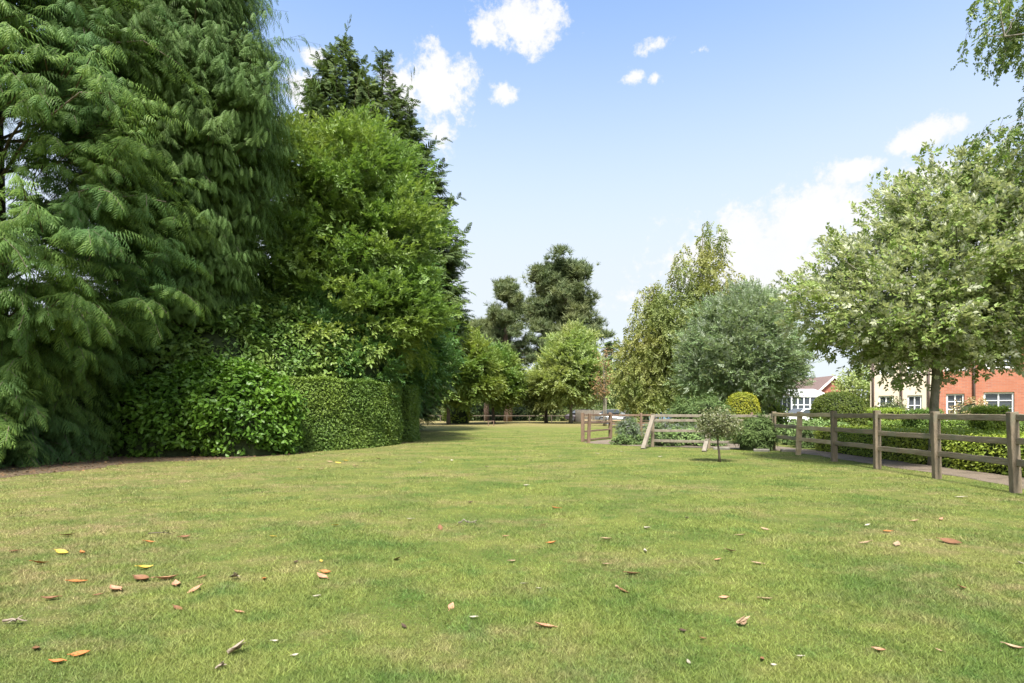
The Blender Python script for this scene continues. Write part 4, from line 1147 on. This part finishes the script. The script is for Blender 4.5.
HEDGE1 = [(9.25, 7.6), (10.9, 7.6), (11.7, 12), (12.4, 15.5), (12.2, 18.4), (11.2, 19.2), (9.4, 17.6), (9.3, 12.0)]
clipped('low_hedge', 'long low box hedge along the gravel path behind the right hand fence', HEDGE1, .66, M['box'], 1500, OVAL, (.04, .075), seed=91, rnd_top=.07)
dome('topiary_dome', 'large rounded olive green topiary dome behind the fence, left of the whitebeam', (12.6, 22), .86, .86, 1.92, M['dome'], 9000, (.05, .09), 92)
dome('topiary_dome', 'golden yellow rounded topiary ball behind the propped up fence', (10.6, 26.2), .70, .70, 2.05, M['gold'], 7000, (.05, .09), 93)
clipped('clipped_block', 'square clipped box block behind the nearest fence post, in front of the brick wall', [(13.05, 15.6), (13.7, 15.6), (13.7, 16.25), (13.05, 16.25)], 1.31, M['box'], 2600, OVAL, (.04, .07), seed=94, group='clipped box blocks', cat='topiary')
clipped('clipped_block', 'small square clipped box block just left of the whitebeam trunk', [(14.0, 19.6), (14.9, 19.6), (14.9, 20.4), (14.0, 20.4)], 1.22, M['hedge'], 1800, OVAL, (.05, .08), seed=95, group='clipped box blocks', cat='topiary')
clipped('clipped_block', 'flat topped clipped block beside the topiary dome, in front of the cream house', [(14.6, 23), (15.9, 23), (15.9, 24), (14.6, 24)], 1.27, M['box'], 1500, OVAL, (.05, .09), seed=96, group='clipped box blocks', cat='topiary')
clipped('garden_hedge', 'dwarf dark hedge in front of the brick house windows', [(16.2, 21.3), (20.6, 20.6), (20.6, 21.4), (16.2, 22.1)], .8, M['hedge'], 900, OVAL, (.06, .1), seed=97)
clipped('garden_hedge', 'dwarf hedge in the garden in front of the cream house', [(13.6, 21.6), (16.0, 21.2), (16.0, 22.0), (13.6, 22.6)], .78, M['hedge'], 900, OVAL, (.06, .1), seed=98)
bush('blossom_shrub', 'shrub with cream and pink blossom under the brick house window', (19.9, 24.6), [(0, 0, .8, .75, .7, .95)], M['blossom'], 130, 16, .1, OVAL, (.08, .13), seed=99)
bush('blossom_shrub', 'white speckled shrub against the cream house wall', (17.0, 25.5), [(0, 0, .8, .8, .7, 1.0)], M['holly'], 120, 16, .1, OVAL, (.08, .13), seed=100)
bush('rosemary_bush', 'dark green spiky rosemary mound growing through the rails of the propped up fence', (7.62, 17.75), [(0, 0, .50, .62, .55, .52), (.15, .1, .55, .5, .5, .5)], M['rosemary'], 420, 24, .05, LONG, (.09, .16), seed=101, core=.8,
     up=.9, outw=.9, wide=.6)
bush('juniper_bush', 'loose feathery green shrub rising behind the small holly tree', (8.0, 24.0), [(0, 0, .95, 1.1, .9, .95), (-.5, 0, .8, .8, .8, .8), (.7, 0, .75, .7, .7, .8)], M['bluish'], 420, 22, .09, LONG, (.12, .24), seed=102, core=.75,
     rough=.16, wide=.6)
bush('lavender_bush', 'lavender clump with pale purple flower heads beside the taller leaning prop', (4.35, 21.2), [(0, 0, .5, .40, .4, .42)], M['lavender'], 170, 18, .05, LONG, (.08, .16), seed=103, core=.72, wide=.6)
bush('lavender_bush', 'purple lavender growing behind the rails of the propped up fence', (6.0, 20.6), [(-.6, 0, .45, .6, .4, .42), (.5, .2, .42, .7, .4, .42)], M['lavender'], 200, 18, .05, LONG, (.08, .16), seed=104, core=.72, wide=.6)
bush('edging_plant', 'low grey green edging plant on the gravel below the lavender clump', (4.0, 20.6), [(0, 0, .14, .42, .3, .22), (.5, .1, .12, .3, .25, .2)], M['bluish'], 120, 16, .04, OVAL, (.05, .09), seed=105, core=.7)
bush('edging_plant', 'bright green leafy plants behind the propped up fence rails', (6.2, 19.9), [(-.8, 0, .2, .6, .4, .32), (.6, 0, .2, .7, .4, .3), (0, .3, .25, .6, .4, .35)], M['lav_leaf'], 220, 14, .06, OVAL, (.06, .12), seed=106, core=.7)
bush('garden_shrub', 'soft green ground cover shrub left of the topiary dome', (10.6, 20.6), [(0, 0, .4, 1.0, .8, .5), (.9, .3, .4, .9, .8, .5)], M['lav_leaf'], 260, 16, .08, OVAL, (.07, .12), seed=107, core=.75)
bush('garden_shrub', 'small dark rounded shrub beside the gravel, left of the low box hedge', (9.9, 19.0), [(0, 0, .3, .5, .45, .42)], M['rosemary'], 140, 18, .05, OVAL, (.05, .09), seed=108, core=.75)
bush('garden_shrub', 'pale green shrub beneath the right side of the round grey green tree', (14.3, 32), [(0, 0, .9, 1.1, 1, 1.0)], M['mid_tree'], 160, 18, .15, CARD, (.12, .2), seed=109)
# edging stones of the raised bed
for i, (x, y, lx, lb) in enumerate([(4.15, 20.95, .55, 'pale edging stone below the lavender clump'), (4.85, 20.6, .5, 'pale edging stone right of the lavender clump'), (6.6, 17.9, .5, 'pale edging stone left of the rosemary mound'),
                                   (7.5, 17.1, .45, 'pale edging stone in the shade under the rosemary mound'), (8.25, 17.0, .4, 'pale edging stone at the right end under the rosemary mound')]):
    mb = MB(); mb.box((-lx / 2, -.11, -.02), (lx / 2, .10, .075), 0, .02)
    o = mb.build('edging_stone', M['stone'], None, (x, y, 0)); o.rotation_euler = (random.gauss(0, .03), random.gauss(0, .03), -.35 + random.gauss(0, .15)); tag(o, lb, 'stone', 'edging stones of the raised bed')

# small standard holly on the lawn
p = W(718.5, 462)
r_ = np.random.default_rng(111); t = thing('holly_standard', 'small lollipop shaped variegated holly on a thin stem, standing on the lawn', 'tree', (p[0], p[1], 0))
mb = MB(); mb.tube([[.03, 0, -.03], [.02, .01, .2], [-.015, 0, .45], [-.02, 0, .75], [-.03, .01, 1.0]], [.03, .026, .022, .02, .012], 7)
Ph, Nh = lobes_points(r_, [(-.03, 0, .96, .46, .44, .36), (.16, 0, .86, .36, .36, .28), (-.22, 0, .86, .34, .34, .28)], 300, .35, .6, .12)
for e in Ph[::5]:
    mb.tube(wobble(np.array([-.02, 0, .68]), e, 4, .06, .05, r_), [.009, .007, .005, .003], 4)
mb.build('trunk', M['bark'], t)
mb = MB(); leaves(mb, r_, Ph, Nh, 14, .055, OVAL, (.04, .07), up=.5, outw=.6, rnd=.7); mb.build('crown', M['holly'], t)

# ------------------------------------------------------------------ houses
def window(parent, x0, x1, z0, z1, y, nx=2, nz=3, depth=.12, fw=.07):
    mb = MB()
    mb.box((x0, y, z0), (x0 + fw, y + depth, z1)); mb.box((x1 - fw, y, z0), (x1, y + depth, z1))
    mb.box((x0 + fw, y, z0), (x1 - fw, y + depth, z0 + fw)); mb.box((x0 + fw, y, z1 - fw), (x1 - fw, y + depth, z1))
    for i in range(1, nx):
        c = x0 + (x1 - x0) * i / nx; mb.box((c - .025, y + .02, z0 + fw), (c + .025, y + depth - .02, z1 - fw))
    for k in range(1, nz):
        c = z0 + (z1 - z0) * k / nz
        for i in range(nx):
            a = x0 + (x1 - x0) * i / nx + (fw if i == 0 else .025); b = x0 + (x1 - x0) * (i + 1) / nx - (fw if i == nx - 1 else .025)
            mb.box((a, y + .03, c - .018), (b, y + depth - .03, c + .018))
    w = mb.build('window', M['white'], parent)
    mb = MB(); mb.box((x0 + fw * .5, y + depth * .55, z0 + fw * .5), (x1 - fw * .5, y + depth * .55 + .015, z1 - fw * .5)); mb.build('pane', M['glass'], w)
    mb = MB(); mb.box((x0 - .06, y - .08, z0 - .07), (x1 + .06, y + depth, z0 - .003)); mb.build('sill', M['white'], w)
    return w


def wall_with_holes(name, parent, mat, x0, x1, z0, z1, y0, th, holes):
    """front wall in the x-z plane with real openings"""
    mb = MB(); xs = sorted({x0, x1, *[h[0] for h in holes], *[h[1] for h in holes]}); zs = sorted({z0, z1, *[h[2] for h in holes], *[h[3] for h in holes]})
    for i in range(len(xs) - 1):
        for k in range(len(zs) - 1):
            cx, cz = (xs[i] + xs[i + 1]) / 2, (zs[k] + zs[k + 1]) / 2
            if any(h[0] < cx < h[1] and h[2] < cz < h[3] for h in holes): continue
            V = []
            for y in (y0, y0 + th):
                V += [[xs[i], y, zs[k]], [xs[i + 1], y, zs[k]], [xs[i + 1], y, zs[k + 1]], [xs[i], y, zs[k + 1]]]
            mb.add(V, [[0, 1, 2, 3], [7, 6, 5, 4]])
    for h in holes:
        a, b, c, d = h
        for q in ([[a, y0, c], [a, y0 + th, c], [a, y0 + th, d], [a, y0, d]], [[b, y0, d], [b, y0 + th, d], [b, y0 + th, c], [b, y0, c]],
                  [[a, y0, d], [a, y0 + th, d], [b, y0 + th, d], [b, y0, d]], [[b, y0, c], [b, y0 + th, c], [a, y0 + th, c], [a, y0, c]]):
            mb.add(q, [[0, 1, 2, 3]])
    for x in (x0, x1):
        mb.add([[x, y0, z0], [x, y0 + th, z0], [x, y0 + th, z1], [x, y0, z1]], [[0, 1, 2, 3]])
    return mb.build(name, mat, parent)


def brick_house():
    t = thing('brick_house', 'two storey orange red brick house with white windows, behind the whitebeam at the right edge', 'house', (20.45, 27.7, 0), rz=-.56)
    wins = [(.55, 1.25, .55, 2.05), (1.95, 3.05, .55, 2.1), (4.6, 5.9, .55, 2.1), (.5, 1.3, 3.2, 4.5), (2.0, 3.1, 3.2, 4.5), (4.7, 5.8, 3.2, 4.5)]
    wall_with_holes('wall', t, M['brick'], 0, 11, -.1, 5.4, 0, .3, wins)
    mb = MB(); mb.box((0, .303, -.1), (.3, 8, 5.4)); mb.box((10.7, .303, -.1), (11, 8, 5.4)); mb.box((.303, 7.7, -.1), (10.697, 8, 5.4)); mb.box((.303, .305, 5.2), (10.697, 7.697, 5.35)); mb.build('side_wall', M['brick'], t)
    for w in wins: window(t, w[0] + .004, w[1] - .004, w[2] + .004, w[3] - .004, .08, 2, 4)
    mb = MB(); V = [[-.35, -.4, 5.3], [11.35, -.4, 5.3], [11.35, 4, 8.2], [-.35, 4, 8.2], [11.35, 8.4, 5.3], [-.35, 8.4, 5.3], [-.35, -.4, 5.18], [11.35, -.4, 5.18], [11.35, 8.4, 5.18], [-.35, 8.4, 5.18]]
    mb.add(V, [[0, 1, 2, 3], [3, 2, 4, 5], [6, 7, 1, 0], [8, 9, 5, 4], [9, 8, 7, 6]]); mb.f.append((np.array([[5, 0, 3], [1, 4, 2]]) + mb.n - 10, 0, False)); mb.build('roof', M['slate'], t)
    for x in (.18, 1.6):
        mb = MB(); mb.tube([[x, -.06, 0], [x, -.06, 5.2]], .05, 8); mb.build('downpipe', M['pipe'], t)
    mb = MB(); mb.tube([[-.3, -.47, 5.24], [11.3, -.47, 5.24]], .06, 8); mb.build('gutter', M['pipe'], t)


def cream_house():
    t = thing('cream_house', 'cream rendered house with white windows and brown downpipes, adjoining the brick house on its left', 'house', (18.3, 29.05, 0), rz=-.56)
    wins = [(.35, 1.0, .5, 2.0), (1.55, 2.15, .5, 2.0), (.35, 1.0, 3.1, 4.3), (1.55, 2.15, 3.1, 4.3)]
    wall_with_holes('wall', t, M['render'], 0, 2.52, -.1, 5.2, 0, .3, wins)
    mb = MB(); mb.box((0, .303, -.1), (.3, 7, 5.2)); mb.box((2.22, .303, -.1), (2.52, 7, 5.2)); mb.box((.303, 6.7, -.1), (2.217, 7, 5.2)); mb.box((.303, .305, 5.0), (2.217, 6.697, 5.15)); mb.build('side_wall', M['render'], t)
    for w in wins: window(t, w[0] + .004, w[1] - .004, w[2] + .004, w[3] - .004, .08, 2, 3)
    for x in (.12, 1.3, 2.4):
        mb = MB(); mb.tube([[x, -.06, 0], [x, -.06, 5.0]], .05, 8); mb.build('downpipe', M['pipe'], t)
    mb = MB(); V = [[-.3, -.4, 5.15], [2.515, -.4, 5.15], [2.515, 3.5, 7.6], [-.3, 3.5, 7.6], [2.515, 7.4, 5.15], [-.3, 7.4, 5.15], [-.3, -.4, 5.03], [2.515, -.4, 5.03], [2.515, 7.4, 5.03], [-.3, 7.4, 5.03]]
    mb.add(V, [[0, 1, 2, 3], [3, 2, 4, 5], [6, 7, 1, 0], [8, 9, 5, 4], [9, 8, 7, 6]]); mb.f.append((np.array([[5, 0, 3], [1, 4, 2]]) + mb.n - 10, 0, False)); mb.build('roof', M['slate'], t)


def bungalow():
    x0 = (833 - 512) / F * 52
    t = thing('bungalow', 'far bungalow with brown tiled roof and red brick gable, left of the topiary dome', 'house', (x0, 52, 0))
    hw, ez, rz_, dp = 2.1, 2.45, 4.35, 7.0
    mb = MB(); V = [[-hw, 0, -.1], [hw, 0, -.1], [hw, 0, ez], [0, 0, rz_], [-hw, 0, ez]]; mb.add(V, [[0, 1, 2, 3, 4]]); V = [[-hw, dp, -.1], [hw, dp, -.1], [hw, dp, ez], [0, dp, rz_], [-hw, dp, ez]]; mb.add(V, [[4, 3, 2, 1, 0]])
    for x in (-hw, hw): mb.add([[x, 0, -.1], [x, dp, -.1], [x, dp, ez], [x, 0, ez]], [[0, 1, 2, 3]])
    mb.build('wall', M['brick_dark'], t)
    mb = MB(); o = .35; k = (rz_ - ez) / hw
    for s in (-1, 1):
        a = [s * (hw + o), -.3, ez - o * k + .03]; b = [0, -.3, rz_ + .03]; c = [0, dp + .3, rz_ + .03]; d = [s * (hw + o), dp + .3, ez - o * k + .03]
        up = np.array([0, 0, .1]); V = np.array([a, b, c, d]); mb.add(np.concatenate([V, V + up]), [[0, 1, 2, 3], [7, 6, 5, 4], [0, 3, 7, 4], [0, 4, 5, 1], [2, 6, 7, 3]])
    mb.build('roof', M['tile'], t)
    mb = MB()
    for s in (-1, 1):
        a = np.array([s * (hw + o), -.34, ez - o * k - .1]); b = np.array([0, -.34, rz_ - .1]); V = np.array([a, b, b + [0, 0, .22], a + [0, 0, .22]]); mb.add(np.concatenate([V, V + [0, .035, 0]]), [[0, 1, 2, 3], [7, 6, 5, 4], [0, 4, 5, 1], [3, 2, 6, 7], [0, 3, 7, 4]])
    mb.build('bargeboard', M['white'], t)
    window(t, -.7, .7, .9, 2.1, -.12, 3, 1)
    # conservatory
    t = thing('conservatory', 'white framed glazed conservatory at the left side of the far bungalow', 'conservatory', (24.3, 49.5, 0))
    L, dpt, h = 3.3, 2.6, 2.45
    mb = MB(); mb.box((0, 0, -.05), (L, .12, .75)); mb.box((0, .123, -.05), (.12, dpt, .75)); mb.box((L - .12, .123, -.05), (L, dpt, .75)); mb.build('base_wall', M['white'], t)
    mb = MB()
    for i in range(7):
        x = i * (L - .09) / 6; mb.box((x, .01, .753), (x + .09, .10, h))
    for i in range(1, 4):
        y = i * dpt / 3 - .09; mb.box((.01, y, .753), (.10, y + .09, h)); mb.box((L - .10, y, .753), (L - .01, y + .09, h))
    mb.box((-.05, -.05, h + .003), (L + .05, .13, h + .15)); mb.box((-.05, .133, h + .003), (.13, dpt, h + .15)); mb.box((L - .13, .133, h + .003), (L + .05, dpt, h + .15)); mb.box((.003, .02, 1.75), (L - .003, .0985, 1.81))
    mb.build('frame', M['white'], t)
    mb = MB(); mb.box((.02, .05, .76), (L - .02, .06, h - .01)); mb.box((.04, .07, .76), (.05, dpt, h - .01)); mb.build('pane', M['glass'], t)
    mb = MB(); mb.add([[-.05, -.05, h + .156], [L + .05, -.05, h + .156], [L + .05, dpt, h + .75], [-.05, dpt, h + .75]], [[0, 1, 2, 3]]); mb.add([[-.05, -.05, h + .2], [L + .05, -.05, h + .2], [L + .05, dpt, h + .8], [-.05, dpt, h + .8]], [[0, 1, 2, 3]]); mb.build('roof', M['white'], t)


brick_house(); cream_house(); bungalow()

# ------------------------------------------------------------------ cars
def car(label, loc, rz, paint, van=False):
    t = thing('parked_car' if not van else 'parked_van', label, 'car' if not van else 'van', loc, rz, 'vehicles parked beyond the field')
    prof = [(-2.05, .32), (-2.08, .75), (-1.9, .92), (-1.55, .98), (-.95, 1.42), (.45, 1.46), (1.15, 1.0), (1.9, .86), (2.08, .62), (2.06, .32)]
    if van: prof = [(-2.3, .35), (-2.34, .9), (-2.3, 1.7), (-2.15, 1.86), (.9, 1.88), (1.55, 1.2), (2.2, 1.0), (2.32, .6), (2.3, .35)]
    mb = MB(); n = len(prof)
    def ring(y, k):
        return [[x, y * (k if z > .97 else 1), z] for x, z in prof]
    V = ring(-.86, .80) + ring(-.82, .78) if False else ring(-.86, .82) + ring(.86, .82)
    Q = [[i, n + i, n + (i + 1) % n, (i + 1) % n] for i in range(n)]
    mb.add(V, Q); mb.f.append((np.array([list(range(n))]) + mb.n - 2 * n, 0, False)); mb.f.append((np.array([list(range(n))[::-1]]) + mb.n - n, 0, False))
    mb.build('body', paint, t)
    for s in (-1, 1):
        mb = MB(); y0 = s * .885; y1 = s * .735
        q = [(-1.42, 1.02, .875), (.95, 1.02, .875), (.38, 1.39, .74), (-.9, 1.36, .74)] if not van else [(.1, 1.22, .83), (1.4, 1.22, .83), (.95, 1.75, .735), (.1, 1.75, .735)]
        V = [[x, s * (y if z < 1.1 else y), z] for x, z, y in q]; V2 = [[x, s * (y + .012), z] for x, z, y in q]
        mb.add(V + V2, [[0, 1, 2, 3], [7, 6, 5, 4], [0, 4, 5, 1], [1, 5, 6, 2], [2, 6, 7, 3], [3, 7, 4, 0]]); mb.build('side_window', M['glass'], t)
    mb = MB(); q = [(1.17, -.72, 1.03), (1.17, .72, 1.03), (.50, .64, 1.45), (.50, -.64, 1.45)] if not van else [(1.57, -.70, 1.24), (1.57, .70, 1.24), (.98, .64, 1.82), (.98, -.64, 1.82)]
    mb.add(q + [(x + .03, y, z + .02) for x, y, z in q], [[0, 1, 2, 3], [7, 6, 5, 4], [0, 4, 5, 1], [1, 5, 6, 2], [2, 6, 7, 3], [3, 7, 4, 0]]); mb.build('windscreen', M['glass'], t)
    if not van:
        mb = MB(); q = [(-1.56, .7, 1.02), (-1.56, -.7, 1.02), (-1.0, -.62, 1.40), (-1.0, .62, 1.40)]
        mb.add(q + [(x - .03, y, z + .02) for x, y, z in q], [[0, 1, 2, 3], [7, 6, 5, 4], [0, 4, 5, 1], [1, 5, 6, 2], [2, 6, 7, 3], [3, 7, 4, 0]]); mb.build('rear_window', M['glass'], t)
    for x in (-1.3, 1.3):
        for s in (-1, 1):
            mb = MB(); mb.tube([[x, s * .70, .32], [x, s * .90, .32]], .32, 16); w = mb.build('wheel', M['tyre'], t)
            mb = MB(); mb.tube([[x, s * .895, .32], [x, s * .915, .32]], .2, 12); mb.build('rim', M['rim'], w)
    for s in (-1, 1):
        mb = MB(); mb.box((2.0 if not van else 2.24, s * .62 - .16, .64), (2.10 if not van else 2.34, s * .62 + .16, .78), 0, .02); mb.build('headlight', M['lamp'], t)


car('silver car parked behind the far rail fence, right of the staked sapling', (11.4, 63, 0), -.35, M['car_silver'])
car('dark car parked behind the far rail fence, left of the staked sapling', (8.4, 66, 0), -.35, M['car_dark'])
car('pale blue car parked under the birches', (15.8, 56, 0), 2.5, M['car_blue'])
car('white car parked just right of the golden topiary ball', (20.0, 44, 0), .1, M['car_white'], False)
car('white car parked in front of the conservatory', (24.0, 46, 0), .2, M['car_white'])

# small stool-like tree guard far out on the field
t = thing('low_bench', 'small dark wooden bench standing alone far out on the field', 'bench', (-1.75, 47.5, 0))
mb = MB(); mb.box((-.28, -.16, .36), (.28, .16, .42), 0, .008); mb.build('seat', M['wood_red'], t)
for sx in (-.22, .22):
    for sy in (-.12, .12):
        mb = MB(); mb.box((sx - .03, sy - .03, -.03), (sx + .03, sy + .03, .358)); mb.build('leg', M['wood_red'], t)

# ------------------------------------------------------------------ fallen leaves and twigs on the lawn
LM = {}
for nme, c in dict(orange=(.42, .16, .05), yellow=(.50, .36, .06), pink=(.46, .24, .15), brown=(.20, .10, .05), tan=(.36, .25, .155), white=(.40, .36, .28), grey=(.30, .25, .19), dark=(.075, .048, .03)).items():
    LM[nme] = leaf_mat('fallen_' + nme, tuple(v * .85 for v in c), c, tuple(v * .7 for v in c), 40, .15, .6, .25, tint=1.0, gain=1.0)


def fallen(px, py, col, ln):
    """ln: length in photo pixels"""
    p = W(px, py + .5); d = p[1]; L = max(.03, ln / F * d * 1.15)
    n = 7; V = []; curl = random.uniform(.10, .34); wd = random.uniform(.38, .55)
    tw = random.uniform(-.25, .25)
    for i in range(n):
        t = i / (n - 1); w = wd * .5 * math.sin(math.pi * min(.985, max(.015, t)) ** .85)
        z = curl * (2 * t - 1) ** 2 * .6
        for s in (-1, -.5, 0, .5, 1):
            V.append([(t - .5) * L, s * w * L, (z + curl * .9 * abs(s) * w * 2 * abs(s) + tw * s * w * (t - .5)) * L])
    Q = [[i * 5 + j, i * 5 + j + 1, (i + 1) * 5 + j + 1, (i + 1) * 5 + j] for i in range(n - 1) for j in range(4)]
    mb = MB(); V = np.array(V); mb.add(np.concatenate([V, V + [0, 0, .0015]]), Q + [[a + 35 for a in q[::-1]] for q in Q], 0, True)
    mb.tube([[-.5 * L, 0, V[:, 2].min() + curl * L * .6], [-.66 * L, .02 * L, .02 * L + curl * L * .5]], .0022 + .006 * L, 4)
    o = mb.build('fallen_leaf', LM[col], None, (p[0], p[1], (.009 + .0006 * d))); o.rotation_euler = (random.gauss(0, .16), random.gauss(0, .16), random.gauss(0, .7) + (math.pi if random.random() < .5 else 0))
    return o, px, py, col, ln


FL = [(150, 543, 'orange', 9), (40, 564, 'orange', 12), (62, 554, 'yellow', 12), (82, 554, 'orange', 10), (145, 569, 'yellow', 12), (78, 583, 'orange', 16), (142, 581, 'brown', 18), (167, 580, 'pink', 19), (176, 586, 'pink', 15),
      (194, 592, 'pink', 14), (115, 591, 'pink', 16), (97, 596, 'brown', 7), (50, 600, 'brown', 14), (178, 610, 'brown', 11), (264, 580, 'orange', 10), (322, 578, 'pink', 14), (326, 574, 'orange', 10), (296, 563, 'dark', 7),
      (321, 562, 'yellow', 5), (81, 656, 'orange', 18), (56, 664, 'orange', 13), (272, 537, 'yellow', 6), (336, 526, 'yellow', 6), (275, 643, 'white', 6), (295, 657, 'white', 6), (185, 538, 'brown', 9), (68, 536, 'brown', 9),
      (14, 552, 'brown', 9), (36, 650, 'brown', 14), (202, 578, 'brown', 9), (316, 598, 'white', 6), (238, 614, 'pink', 9),
      (410, 520, 'white', 6), (440, 529, 'brown', 9), (381, 512, 'dark', 5), (543, 526, 'tan', 6), (552, 544, 'orange', 8), (505, 537, 'pink', 6), (607, 540, 'tan', 9), (647, 529, 'white', 8), (645, 552, 'white', 8),
      (633, 575, 'brown', 13), (624, 593, 'brown', 14), (617, 588, 'tan', 7), (606, 565, 'tan', 8), (512, 562, 'tan', 8), (451, 608, 'pink', 10), (473, 619, 'white', 7), (544, 628, 'pink', 18), (397, 560, 'brown', 10), (404, 628, 'dark', 8),
      (526, 486, 'white', 5), (470, 503, 'dark', 5), (556, 509, 'orange', 9), (525, 585, 'white', 6), (540, 590, 'white', 5),
      (731, 552, 'tan', 9), (717, 561, 'pink', 8), (757, 564, 'tan', 10), (723, 599, 'pink', 9), (766, 600, 'tan', 11), (682, 632, 'dark', 8), (762, 661, 'brown', 9), (800, 658, 'white', 6), (765, 530, 'tan', 8),
      (868, 526, 'white', 5), (865, 544, 'tan', 10), (897, 545, 'tan', 13), (951, 543, 'brown', 17), (915, 522, 'tan', 7), (941, 520, 'pink', 6), (929, 541, 'white', 5), (960, 498, 'white', 8), (1015, 650, 'tan', 15), (1020, 564, 'white', 8),
      (880, 652, 'pink', 10), (939, 652, 'tan', 7), (687, 519, 'white', 7), (741, 536, 'tan', 8), (887, 532, 'orange', 8), (689, 665, 'white', 7), (773, 667, 'white', 6), (962, 589, 'brown', 9), (702, 640, 'brown', 6),
      (330, 462, 'tan', 6), (338, 463, 'yellow', 6), (345, 461, 'yellow', 5), (355, 466, 'tan', 5), (322, 469, 'tan', 5), (378, 459, 'tan', 5), (300, 470, 'yellow', 5), (560, 457, 'white', 4), (598, 454, 'white', 4), (622, 452, 'white', 4),
      (660, 457, 'white', 4), (748, 460, 'white', 4), (762, 456, 'white', 4), (420, 463, 'white', 4), (452, 461, 'white', 4), (486, 467, 'white', 4), (515, 460, 'white', 4)]
made = [fallen(*a) for a in FL]
names = dict(orange='orange', yellow='yellow', pink='pinkish', brown='brown', tan='pale tan', white='bleached whitish', grey='grey', dark='blackish')
labs = {}
for o, px, py, col, ln in made:
    colm = ['far left', 'left of centre', 'just left of the middle', 'just right of the middle', 'right of centre', 'far right'][min(5, int(px / 171))]
    row = 'nearest lawn' if py > 620 else 'near lawn' if py > 572 else 'mid lawn' if py > 510 else 'back of the lawn'
    labs.setdefault((names[col], row, colm), []).append((px, o))
ORD = ['leftmost', 'second', 'third', 'fourth', 'fifth', 'sixth', 'seventh', 'eighth']
NUM = ['', 'one', 'two', 'three', 'four', 'five', 'six', 'seven', 'eight', 'nine']
for (c_, row, colm), lst in labs.items():
    lst.sort(key=lambda a: a[0])
    for i, (px, o) in enumerate(lst):
        n_ = len(lst)
        lb = f"only {c_} fallen leaf on the {row}, {colm}" if n_ == 1 else f"{ORD[i] if i < n_ - 1 or n_ == 1 else 'rightmost'} of {NUM[n_]} {c_} fallen leaves, {row}, {colm}"
        tag(o, lb, 'leaf', 'fallen leaves scattered over the lawn')


def twig(label, px, py, ln, seed, mat='twig', fork=3, rad=.008):
    r = np.random.default_rng(seed); p = W(px, py); L = ln / F * p[1]; mb = MB()
    a = r.uniform(-.25, .25); d = np.array([math.cos(a), math.sin(a) * .6, 0])
    P = wobble(-d * L / 2, d * L / 2, 7, .05, .06, r); P[:, 2] = np.abs(P[:, 2]) + .012
    mb.tube(P, np.linspace(rad, rad * .4, 7), 6)
    for i in range(fork):
        s = P[r.integers(2, 6)]; e = s + np.array([d[0] * .25 * L + r.normal(0, .1) * L, r.normal(0, .28) * L, .12 * L * r.random() + .01]); mb.tube(wobble(s, e, 4, .06, r=r), np.linspace(rad * .7, rad * .25, 4), 5)
    tag(mb.build('twig', M[mat], None, (p[0], p[1], .012)), label, 'twig', 'dead twigs lying on the lawn')


twig('brown twig lying at the left edge of the near lawn', 15, 625, 24, 1)
twig('dark thin twig at the left, behind the scattered orange leaves', 160, 536, 24, 2, 'bark', 2, .006)
twig('grey forked twig in the middle of the lawn, behind the other leaves', 467, 525, 18, 3, 'wood_silver', 4, .009)


def crumpled(label, px, py, ln, seed, col='grey'):
    """dead leaf folded and curled on itself"""
    r = np.random.default_rng(seed); p = W(px, py); L = ln / F * p[1]; mb = MB()
    th = r.uniform(-.6, .6)
    for k in range(5):                                   # dried lobes fan out of the stalk end and curl upwards
        a = th + (k - 2) * .42 + r.normal(0, .1); rise = r.uniform(.25, .95); ln_ = L * (.85 - .12 * abs(k - 2)) * r.uniform(.85, 1.1); V = []
        for i in range(6):
            t = i / 5; w = .15 * L * math.sin(math.pi * (.12 + .86 * t)) ** .8
            z = L * (.5 * rise * t * t + .05) + r.normal(0, .008) * L
            for s in (-1, 0, 1):
                x = ln_ * t - .45 * L; y = s * w
                V.append([x * math.cos(a) - y * math.sin(a), x * math.sin(a) * .7 + y * math.cos(a), max(.003, z + abs(s) * w * .75)])
        mb.add(V, [[i * 3 + j, i * 3 + j + 1, (i + 1) * 3 + j + 1, (i + 1) * 3 + j] for i in range(5) for j in range(2)], 0, True)
    tag(mb.build('crumpled_leaf', LM[col], None, (p[0], p[1], .012)), label, 'leaf', 'crumpled dead leaves on the lawn')


crumpled('large crumpled grey leaf nearest the camera, lower left of the lawn', 238, 655, 24, 1, 'grey')
crumpled('elongated crumpled grey leaf piece beside the large crumpled leaf, lower left', 222, 671, 15, 2, 'grey')
crumpled('crumpled grey leaf among the orange leaves, left part of the lawn', 235, 580, 14, 3, 'grey')
crumpled('crumpled pale grey leaf on the near lawn, right of the middle', 744, 626, 17, 4, 'tan')
